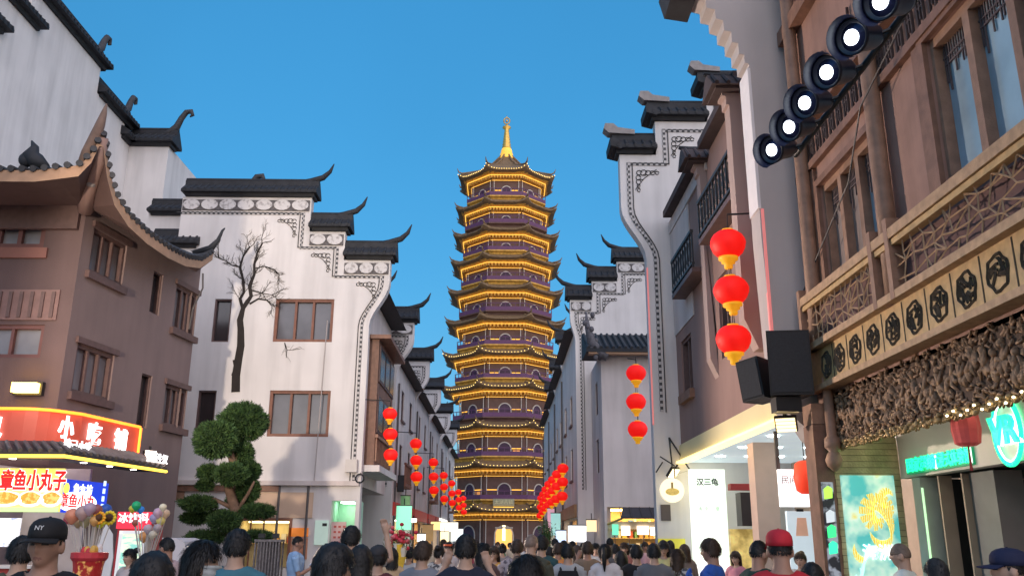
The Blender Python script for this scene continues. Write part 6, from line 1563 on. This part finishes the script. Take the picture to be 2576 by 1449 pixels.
    # clothing: slots 0 shirt, 1 skin, 2 trousers, 3 shoes, 4 dark features, 5 lips
    ph = bpy.data.materials.new('slot') if 'slot' not in bpy.data.materials else bpy.data.materials['slot']
    for _ in range(6): out.materials.append(ph)
    def seg(p, a, c):
        t = max(0, min(1, (p - a).dot(c - a) / (c - a).length_squared)); return (p - (a + (c - a) * t)).length, t
    def region(p):
        for s in (-1, 1):
            S, E_, Wr = arm_pts[s]
            d1, t1 = seg(p, S, E_); d2, t2 = seg(p, E_, Wr); d3 = (p - Wr).length
            if min(d2, d3) < .055 and (d2 < d1 or d3 < .16) and not (abs(p.x) < .14 and p.z < 1.3 and p.y < .1 and mode_down): return 1
            if d3 < .22 and p.z < 1.0 and abs(p.x) > .15: return 1
            if d1 < .075 and t1 > .78 and abs(p.x) > .15: return 1
        if p.z > 1.40 and math.hypot(p.x, p.y + .012) < .075 + .6 * (p.z - 1.44) - (.05 * (p.y < -.03)) * .1: return 1
        if p.z > 1.50: return 1
        if p.z > .885: return 0
        if p.z > .075: return 2
        return 3
    mode_down = True
    reg = [region(v.co) for v in out.vertices]
    NRM = [v.normal.copy() for v in out.vertices]
    for v, r, nr in zip(out.vertices, reg, NRM):
        if r in (0, 2):
            k = noise.noise(Vector((v.co.x * 9, v.co.y * 9, v.co.z * 4 + (3 if female else 0)))) * .010
            k += noise.noise(Vector((v.co.x * 22, v.co.y * 22, v.co.z * 14))) * .004
            v.co += nr * (.012 + k)
    idx = []
    for p in out.polygons:
        rs = [reg[i] for i in p.vertices]; r = max(set(rs), key=rs.count)
        if r == 1:
            c = p.center - hc
            if c.y > .05:
                if abs(abs(c.x) - .031) < .015 and abs(c.z - .006) < .0075: r = 4
                elif abs(abs(c.x) - .032) < .021 and abs(c.z - .027) < .005: r = 4
                elif abs(c.x) < .022 and abs(c.z + .062) < .0075: r = 5
        idx.append(r)
    out.polygons.foreach_set('material_index', idx)
    return out

def make_hair(style, female=False, seed=1):
    """scalp shell grown from the head shape with the style's outline; same space as the bodies"""
    hc = Vector((0, .012, 1.60)); n, m = 40, 26; b = MB(); rnd = random.Random(seed)
    R = []
    def cover(v):
        """0..1 thickness of hair in direction v"""
        if style == 'short': lim = .30 if v.y > .25 else (-.05 if v.y > -.1 else -.42); 
        elif style == 'crop': lim = .36 if v.y > .25 else (.05 if v.y > -.1 else -.30)
        elif style in ('bob', 'long', 'pony', 'bun'): lim = .42 if v.y > .35 else (.1 if v.y > .12 else -.85 if style in ('bob', 'long') else (-.15 if v.y > -.1 else -.52))
        elif style == 'thin': lim = .0 if v.y > -.2 else -.35
        t = (v.z - lim) / (.42 if style in ('short', 'crop') and v.y < .2 else .16)
        return max(0, min(1, t))
    for i in range(m + 1):
        th = math.pi * i / m; row = []
        for j in range(n):
            ph = 2 * math.pi * j / n; v = Vector((math.sin(th) * math.cos(ph), math.sin(th) * math.sin(ph), -math.cos(th)))
            c = cover(v); r0 = head_r(v.x, v.y, v.z, female)
            tk = {'short': .020, 'crop': .008, 'bob': .034, 'long': .030, 'pony': .018, 'bun': .018, 'thin': .006}[style]
            tuft = noise.noise(Vector((v.x * 7 + seed, v.y * 7, v.z * 7))) * .009 + noise.noise(Vector((v.x * 22, v.y * 22 + seed, v.z * 10))) * .005
            top = .4 * max(0, v.z) if style in ('short', 'bob') else 0
            r = r0 + (tk * (1 + top) + (tuft if style != 'thin' else tuft * .2)) * c - (1 - c) * .016
            p = hc + v * r
            if style in ('bob', 'long') and v.z < .1 and v.y < .12:
                k = min(1, (.1 - v.z)); drop = .08 if style == 'bob' else .26
                back = max(.0, min(1, (.12 - v.y) * 4))
                p = Vector((v.x * (.098 + .01 * k), v.y * .105 + .0 - .02 * k, hc.z + .01 - k * (.11 + drop) * back * 1.0))
                p += Vector((v.x, v.y, 0)) * (tuft * 1.6)
            row.append(tuple(p))
        R.append(row)
    b.rings(R)
    # loose strands lying over the shell, so that outlines and hairlines are broken up
    for k in range(2600 if style != 'thin' else 500):
        z = rnd.uniform(-1, 1); a_ = rnd.uniform(0, 6.283); q = math.sqrt(1 - z * z); v = Vector((q * math.cos(a_), q * math.sin(a_), z)); c = cover(v)
        if c < .12: continue
        flow = Vector((v.x * .7, v.y * .7 - .25, -.9)); flow = (flow - v * flow.dot(v))
        if flow.length < .05: flow = Vector((rnd.uniform(-1, 1), rnd.uniform(-1, 1), 0))
        fl = .25 if style in ('bob', 'long', 'pony', 'bun') else .6
        flow = (flow.normalized() + v * rnd.uniform(.0, .30) * fl + Vector((rnd.uniform(-.5, .5), rnd.uniform(-.5, .5), rnd.uniform(-.3, .3))) * fl).normalized()
        tk = {'short': .020, 'crop': .008, 'bob': .034, 'long': .030, 'pony': .018, 'bun': .018, 'thin': .005}[style] * c
        low = style in ('bob', 'long') and v.z < .1 and v.y < .05
        if low:
            kk = rnd.uniform(0, 1); drop = .08 if style == 'bob' else .26; p = Vector((v.x / q * .108, v.y / q * .112 - .02 * kk, hc.z + .01 - kk * (.09 + drop))); flow = Vector((rnd.uniform(-.08, .08), rnd.uniform(-.08, .08), -1)).normalized()
        else: p = hc + v * (head_r(v.x, v.y, v.z, female) + tk * .85)
        L = {'short': .040, 'crop': .014, 'bob': .05, 'long': .07, 'pony': .05, 'bun': .04, 'thin': .01}[style] * rnd.uniform(.6, 1.3); sd = flow.cross(v).normalized() * rnd.uniform(.0022, .0045)
        mid_ = p + flow * L * .55 + v * L * .08
        b.quad(p - sd, p + sd, mid_ + sd * .8, mid_ - sd * .8); b.quad(mid_ - sd * .8, mid_ + sd * .8, p + flow * L - v * L * .05)
    if style == 'pony': b.tube([(0, -.10, 1.66), (0, -.165, 1.66), (0, -.19, 1.58), (0, -.165, 1.46), (0, -.15, 1.36)], [.03, .034, .036, .028, .008], 10)
    if style == 'bun': b.ell((0, -.10, 1.70), (.05, .05, .045), 12, 8)
    return b.mesh('hair', [bpy.data.materials['slot']], True)

def make_cap(turn=0):
    b = MB(); n = 24; hc = Vector((0, .006, 1.60)); R = []
    for z, k in ((.030, 1.10), (.06, 1.11), (.09, 1.07), (.115, .90), (.130, .62), (.137, .25), (.138, .02)):
        R.append([tuple(hc + Vector((.078 * k * math.cos(q), .101 * k * math.sin(q), z))) for q in [2 * math.pi * j / n for j in range(n)]])
    b.rings(R)
    br = []
    for zz, o in ((.036, 0), (.030, 0)):
        inner = [hc + Vector((.082 * math.cos(q), .106 * math.sin(q), zz)) for q in [rad(20 + 140 * j / 12) for j in range(13)]]
        outer = [hc + Vector((.088 * math.cos(q), .075 + .115 * math.sin(q), zz - .012 - .012 * abs(math.cos(q)))) for q in [rad(8 + 164 * j / 12) for j in range(13)]]
        br.append((inner, outer))
    k0 = b.add(br[0][0]); k1 = b.add(br[0][1]); k2 = b.add(br[1][0]); k3 = b.add(br[1][1])
    for j in range(12):
        b.face((k0 + j, k0 + j + 1, k1 + j + 1, k1 + j)); b.face((k2 + j, k3 + j, k3 + j + 1, k2 + j + 1)); b.face((k1 + j, k1 + j + 1, k3 + j + 1, k3 + j))
    b.ell(hc + Vector((0, 0, .139)), (.008, .008, .004), 8, 4)
    return b.mesh('cap', [bpy.data.materials['slot']], True)

BOD = {'m': make_body('person_body'), 'mw': make_body('person_body', build_=1.1, arms=('down', 'phone')), 'f': make_body('person_body', True), 'fp': make_body('person_body', True, ('phone', 'phone')),
       'mraise': make_body('person_body', arms=('down', 'raise'), voxel=.010), 'mmouth': make_body('person_body', arms=('mouth', 'down'), voxel=.010), 'mface': make_body('person_body', build_=1.12, voxel=.0095), 'mup': make_body('person_body', arms=('up_photo', 'up_photo'))}
HAIR = {s: make_hair(s, s in ('bob', 'long', 'pony', 'bun'), i) for i, s in enumerate(('short', 'crop', 'bob', 'long', 'pony', 'bun', 'thin'))}
CAPM = make_cap()
def cmat(pre, c, rough=.8, var=.1, sc=8, emit=0): return mat('%s_%02x%02x%02x' % (pre, *[int(x * 255) for x in c]), c, rough, var, sc, .15, 60, emit=emit)
BLACKH = (.010, .009, .009); BROWNH = (.045, .026, .016); GREYH = (.10, .09, .085)
SKIN = [(.40, .24, .17), (.46, .29, .21), (.36, .20, .14), (.50, .32, .24)]
LIP = cmat('lip', (.27, .13, .10)); EYE = cmat('eye', (.03, .02, .018), .4)
NP = [0]
def person(u, vtop, Y, label, body='m', rz=0, hair='short', hcol=BLACKH, shirt=(.1, .1, .1), skin=0, cap=None, trousers=(.03, .035, .05), tilt=0, group='people in the street crowd', extra=None, shirt_mat=None):
    """u, vtop: where the top of the head appears; rz: heading in degrees, 0 = walking away from the camera"""
    Y *= 1.20; p = P(u, vtop, Y=Y); top = 1.735 + (.02 if hair in ('short', 'bob', 'long') else .0)
    s = p.z / top; s = max(.80, min(1.10, s))
    o = bpy.data.objects.new('person', BOD[body]); COL.objects.link(o); o.location = (p.x, Y, 0); o.rotation_euler = (0, 0, rad(rz)); o.scale = (s, s, s)
    ms = [shirt_mat or cmat('shirt', shirt, .85, .12, 6), cmat('skin', SKIN[skin % 4], .55, .08, 12), cmat('trousers', trousers, .85, .12, 6), cmat('shoes', (.05, .05, .05)), EYE, LIP]
    for sl, m in zip(o.material_slots, ms): sl.link = 'OBJECT'; sl.material = m
    tag(o, label, 'person', group)
    def child(nm, me, m):
        c = bpy.data.objects.new(nm, me); COL.objects.link(c); c.parent = o
        if me.materials and me.materials[0] and me.materials[0].name == 'slot':
            c.material_slots[0].link = 'OBJECT'; c.material_slots[0].material = m
        return c
    if hair: child('hair', HAIR[hair], cmat('hair', hcol, .55, .25, 30))
    if cap: child('cap', CAPM, cmat('cap', cap, .8, .1, 10))
    if extra:
        for f in extra: f(o)
    return o
def local_part(nm, b, m, smooth=True):
    def f(o):
        q = bpy.data.objects.new(nm, b.mesh(nm, m, smooth)); COL.objects.link(q); q.parent = o
    return f
hc0 = Vector((0, .012, 1.60))
def mask_part():
    b = MB(); R = []
    for i in range(9):
        z = -.42 - .0 + (-.42) * 0; R.append([])
        for j in range(13):
            ph = rad(90 + (j - 6) * 12.0); nz = -.12 - .80 * i / 8; h = math.sqrt(1 - nz * nz); v = Vector((h * math.cos(ph), h * math.sin(ph), nz)); R[-1].append(tuple(hc0 + v * (head_r(v.x, v.y, v.z, True) + .009 + .004 * math.sin(i * 1.6))))
    b.rings(R, close=False)
    for s in (-1, 1): b.tube([hc0 + Vector((s * .072, .05, -.03)), hc0 + Vector((s * .086, -.015, .0))], .002, 4)
    return local_part('face_mask', b, cmat('mask', (.62, .66, .68), .7))
def glasses_part():
    b = MB()
    for s in (-1, 1):
        for j in range(14):
            a0, a1 = 2 * math.pi * j / 14, 2 * math.pi * (j + 1) / 14
            b.tube([hc0 + Vector((s * .033 + .024 * math.cos(a0), .098, .004 + .018 * math.sin(a0))), hc0 + Vector((s * .033 + .024 * math.cos(a1), .098, .004 + .018 * math.sin(a1)))], .0022, 4)
        b.tube([hc0 + Vector((s * .057, .096, .01)), hc0 + Vector((s * .08, .0, .008))], .002, 4)
    b.tube([hc0 + Vector((-.01, .1, .008)), hc0 + Vector((.01, .1, .008))], .002, 4)
    return local_part('glasses', b, cmat('glasses', (.03, .03, .03), .3))
def phone_part(p, r=(0, 0, 0)):
    b = MB(Matrix.Translation(p) @ Matrix.Rotation(r[0], 4, 'X')); b.box(-.037, .037, -.004, .004, -.075, .075); return local_part('phone', b, cmat('phone', (.02, .02, .022), .3), False)
def headband(): 
    b = MB(); R = []
    for z, k in ((.055, 1.14), (.075, 1.16), (.09, 1.10)): R.append([tuple(hc0 + Vector((.075 * k * math.cos(q), .095 * k * math.sin(q), z))) for q in [2 * math.pi * j / 20 for j in range(20)]])
    b.rings(R, caps=False); return local_part('headband', b, cmat('headband', (.7, .12, .04)))
def tee_print():
    b = MB(); b.box(-.075, .055, .152, .156, 1.255, 1.285); b.box(-.02, .085, .152, .156, 1.225, 1.245); return local_part('shirt_print', b, cmat('print_white', (.6, .6, .6)), False)
def backpack(o, col, label):
    b = MB(); b.rings([[(x * k, y, z) for x, y in ((-.15, -.12), (.15, -.12), (.16, -.24), (-.16, -.24))] for z, k in ((.98, .85), (1.02, 1), (1.28, 1), (1.38, .8))])
    t = thing('backpack', label, 'backpack', o.location); t.rotation_euler = o.rotation_euler; t.scale = o.scale
    m = cmat('pack', col, .8)
    for nm, bb in (('bag', b), ('strap', MB().tube([(-.10, -.13, 1.37), (-.105, -.03, 1.455), (-.11, .10, 1.36), (-.13, .10, 1.2)], .02, 6)), ('strap', MB().tube([(.10, -.13, 1.37), (.105, -.03, 1.455), (.11, .10, 1.36), (.13, .10, 1.2)], .02, 6)), ('pocket', MB().box(-.11, .11, -.28, -.24, 1.02, 1.18))):
        q = bpy.data.objects.new(nm, bb.mesh(nm, m)); COL.objects.link(q); q.parent = t
cap_logo = lambda: None

# --- near people, left to right
man_cap = person(128, 1302, 4.0, 'person in a black cap and black T-shirt facing the camera', 'mface', 183, 'crop', BLACKH, (.008, .008, .010), 2, (.010, .010, .012), extra=[tee_print()])
lt = bpy.data.curves.new('lettering', 'FONT'); lt.body = 'NY'; lt.size = .032; lt.align_x = 'CENTER'; lt.extrude = .001
me_ = to_mesh(bpy.data.objects.new('tmp', lt))
me_.transform(Matrix.Translation((0, .118, 1.675)) @ Matrix.Rotation(rad(180), 4, 'Z') @ Matrix.Rotation(rad(72), 4, 'X')); me_.materials.clear(); me_.materials.append(cmat('print_white', (.6, .6, .6)))
q = bpy.data.objects.new('cap_letters', me_); COL.objects.link(q); q.parent = man_cap
person(60, 1341, 5.6, 'person with short dark hair in an olive shirt at the left edge', 'm', 20, 'short', BLACKH, (.075, .075, .045), 1)
person(388, 1387, 3.6, 'person with rounded dark hair low in front of the toy stands', 'f', 5, 'bob', BLACKH, (.012, .012, .014), 1)
person(508, 1351, 4.6, 'person with long black hair wearing a white face mask, looking right', 'f', -78, 'long', BLACKH, (.02, .02, .024), 3, extra=[mask_part()])
person(600, 1324, 5.7, 'person in a teal T-shirt seen from behind before the pine', 'mw', -4, 'short', BLACKH, (.05, .16, .21), 1)
person(424, 1348, 8.6, 'person in a pale pink shirt looking left by the white cart', 'm', 62, 'crop', BLACKH, (.55, .42, .44), 2)
person(330, 1378, 10.2, 'person in a pale top standing behind the balloon stand', 'f', 150, 'bun', BLACKH, (.5, .42, .40), 3)
person(352, 1405, 8.6, 'person in a teal top half hidden behind the dark rounded head', 'f', 170, 'bob', BROWNH, (.04, .20, .27), 1)
person(748, 1346, 13.2, 'person in a light blue T-shirt standing by the orange panel', 'mw', -75, 'crop', BLACKH, (.28, .42, .62), 2)
person(884, 1317, 8.0, 'person raising a hand to the head above the crowd', 'mraise', -8, 'short', BLACKH, (.55, .50, .50), 1)
person(838, 1364, 4.1, 'person with thick dark hair and glasses turned to the right', 'f', -55, 'bob', BLACKH, (.04, .03, .03), 2, extra=[glasses_part()])
person(908, 1370, 6.2, 'person with black hair just right of the one with glasses', 'f', 0, 'bob', BLACKH, (.02, .02, .025), 1)
person(952, 1366, 7.2, 'person in a dark cap and dark red shirt near the flower stand', 'm', -10, 'short', BLACKH, (.10, .025, .03), 1, (.03, .03, .035))
person(1064, 1355, 7.6, 'person with brown hair in a grey shirt with a dark collar', 'mw', -18, 'short', BROWNH, (.20, .21, .24), 1)
person(1172, 1338, 6.5, 'person with black hair in a navy shirt in mid crowd', 'mup', 0, 'short', BLACKH, (.014, .018, .035), 1)
person(1325, 1388, 4.5, 'person with long black hair in black, closest before the pagoda', 'f', 0, 'long', BLACKH, (.010, .010, .012), 1)
person(1336, 1340, 9.2, 'bald person in a dark olive shirt turned right before the pagoda', 'mw', -28, 'thin', (.20, .14, .11), (.06, .06, .04), 1)
person(1362, 1342, 10.4, 'person in a dark teal shirt right of the bald person', 'm', -15, 'short', BLACKH, (.025, .07, .075), 1)
person(1788, 1349, 8.0, 'person in a bright blue T-shirt holding a cigarette, looking left', 'mmouth', 62, 'short', BROWNH, (.03, .10, .40), 2)
person(1905, 1355, 7.0, 'person in a dark green shirt looking right beside the red cap', 'm', -60, 'crop', BLACKH, (.015, .045, .035), 2)
person(1958, 1331, 5.1, 'person in a red cap and red shirt seen from behind', 'mw', -8, 'crop', BLACKH, (.45, .02, .03), 2, (.50, .02, .035))
person(2012, 1386, 10.5, 'person with brown hair behind the red cap in front of the shop poster', 'f', 150, 'bun', BROWNH, (.6, .55, .5), 3)
person(2042, 1414, 6.3, 'person with short dark hair low beside the red-capped person', 'f', 10, 'bob', BLACKH, (.04, .03, .03), 2)
person(2265, 1362, 7.4, 'bald person in a white T-shirt looking left before the lit poster', 'm', 58, 'thin', (.17, .12, .09), (.60, .64, .58), 1)
person(2354, 1399, 6.2, 'person with greying black hair below the dark shop entrance', 'm', 15, 'short', (.03, .03, .032), (.06, .06, .06), 2)
person(2535, 1378, 4.6, 'person in a navy cap at the right edge looking left', 'm', 72, 'crop', BLACKH, (.03, .035, .06), 1, (.012, .016, .05))
# --- mid crowd
FLORAL = two_tone('floral_shirt', (.42, .33, .33), (.12, .09, .10), 14, .8, lo=.5, hi=.6); PLAID = two_tone('pattern_shirt', (.5, .48, .46), (.08, .08, .09), 18, .8, lo=.48, hi=.56)
mid = [(1128, 1362, 14.0, 'person in an orange-red headband facing the camera', 'f', 172, 'bun', BLACKH, (.45, .40, .40), 1, None, [headband()]),
       (1214, 1362, 10.0, 'person with long dark hair left of the floral shirt', 'f', 5, 'long', BLACKH, (.10, .06, .06), 1, None, None),
       (1104, 1372, 12.0, 'person with a bun carrying a patterned bag right of the brown-haired person', 'f', -10, 'bun', BLACKH, (.35, .30, .33), 1, PLAID, None),
       (1300, 1353, 11.0, 'person in a pale floral shirt before the pagoda door', 'mw', -10, 'short', BROWNH, (.4, .3, .3), 1, FLORAL, None),
       (1264, 1366, 15.5, 'person in a grey top walking in front of the pagoda door', 'f', 0, 'bun', BLACKH, (.25, .22, .22), 1, None, None),
       (1243, 1372, 12.5, 'person in a yellow-orange top left of the pagoda door', 'f', 165, 'bob', BROWNH, (.55, .30, .08), 1, None, None),
       (1404, 1361, 12.2, 'person in an orange shirt right of the pagoda', 'm', -30, 'short', BROWNH, (.60, .22, .06), 2, None, None),
       (1477, 1358, 11.6, 'person in a brown shirt holding up a phone', 'mup', -12, 'short', BROWNH, (.22, .15, .10), 2, None, None),
       (1521, 1366, 10.2, 'person with a black ponytail in a white T-shirt', 'f', -10, 'pony', BLACKH, (.58, .54, .54), 1, None, None),
       (1548, 1366, 14.5, 'person with dark hair in front of the lit shop on the right', 'm', 5, 'short', BLACKH, (.10, .09, .09), 1, None, None),
       (1570, 1362, 16.0, 'person in a reddish top facing the camera before the lit shop', 'f', 175, 'long', BROWNH, (.35, .14, .12), 3, None, None),
       (1562, 1385, 10.8, 'person in a yellow-brown top with a dark bag strap', 'f', 0, 'bob', BLACKH, (.45, .36, .16), 1, None, None),
       (1600, 1366, 10.4, 'person in a black T-shirt before the awning', 'm', -5, 'short', BLACKH, (.012, .012, .014), 1, None, None),
       (1644, 1363, 10.0, 'person in a grey T-shirt before the awning', 'mw', -8, 'short', BLACKH, (.13, .13, .14), 1, None, None),
       (1668, 1358, 12.8, 'person in a dark cap and pale yellow top facing the camera', 'f', 178, 'bob', BLACKH, (.60, .55, .25), 3, None, None),
       (1703, 1377, 10.3, 'person with long hair in a black and white patterned top', 'f', -35, 'long', BROWNH, (.4, .4, .4), 1, PLAID, None),
       (1722, 1368, 14.0, 'person with dark brown hair next to the yellow-wrapped pier', 'f', 20, 'bob', BROWNH, (.2, .16, .14), 1, None, None),
       (1850, 1385, 13.0, 'person in a pink top inside the open shop', 'f', 140, 'bob', BROWNH, (.65, .25, .30), 3, None, None),
       (1452, 1371, 13.0, 'person with dark hair between the backpack and the brown shirt', 'f', 10, 'bob', BROWNH, (.30, .24, .20), 1, None, None),
       (1382, 1372, 13.5, 'person in a pale shirt just right of the dark teal shirt', 'm', 0, 'short', BLACKH, (.42, .38, .36), 1, None, None),
       (986, 1376, 11.0, 'person in a beige top left of the brown-haired person', 'f', 15, 'bob', BLACKH, (.5, .36, .22), 1, None, None),
       (1030, 1372, 12.0, 'person in a white top between the flowers and the brown-haired person', 'f', -20, 'short', BLACKH, (.5, .5, .52), 1, None, None),
       (1150, 1372, 16.0, 'person in a blue top behind the orange-red headband', 'm', 0, 'short', BLACKH, (.08, .16, .45), 1, None, None),
       (1186, 1370, 18.0, 'person in a maroon top behind the navy shirt', 'f', 5, 'bob', BLACKH, (.25, .04, .06), 1, None, None)]
for (u, v, Y, lb, bd, rz, hr, hcl, sc_, sk, sm, ex) in mid: person(u, v, Y, lb, bd, rz, hr, hcl, sc_, sk, (.03, .03, .035) if 'cap and' in lb else None, shirt_mat=sm, extra=ex)
o = person(1428, 1364, 10.2, 'person in a light grey T-shirt wearing a black backpack', 'm', -4, 'short', BLACKH, (.36, .37, .38), 1); backpack(o, (.012, .013, .016), 'black backpack on the person in the light grey T-shirt')
# --- farther crowd down the street
rnd = random.Random(21); cols = [('beige', (.5, .42, .32)), ('white', (.6, .58, .57)), ('dark grey', (.06, .06, .07)), ('light blue', (.3, .42, .55)), ('pink', (.6, .35, .38)), ('mustard', (.5, .33, .08)), ('green', (.10, .25, .12))]
far = [(1082, 20), (1116, 24), (1140, 21), (1166, 26), (1198, 22), (1226, 28), (1252, 23), (1282, 30), (1310, 24), (1340, 20), (1372, 26), (1396, 21), (1418, 18), (1440, 24), (1466, 20), (1498, 17), (1534, 21), (1586, 18), (1622, 20), (1686, 19)]
for k, (u, Y) in enumerate(far):
    cn, cc = cols[k % 7]; f = k % 2
    zt_ = rnd.uniform(1.58, 1.76) ; vt = 1357 + (1.7 - zt_) * FPX / (Y * 1.04)
    person(u, vt, Y, 'distant person in a %s top, %s' % (cn, ('far left of the door', 'left of the pagoda door', 'before the pagoda door', 'right of the pagoda door', 'by the lit shops right')[min(4, k // 4)] + (' seen from behind' if k % 3 else ' facing the camera')), 'f' if f else 'm', rnd.uniform(-20, 20) + (0 if k % 3 else 180), rnd.choice(['bob', 'pony', 'bun', 'long']) if f else rnd.choice(['short', 'crop']), rnd.choice([BLACKH, BLACKH, BROWNH]), cc, k)
for lb, ls in LABELS.items():
    if len(ls) > 1: print('DUPLICATE LABEL', lb, ls)

bpy.data.scenes.remove(TS)
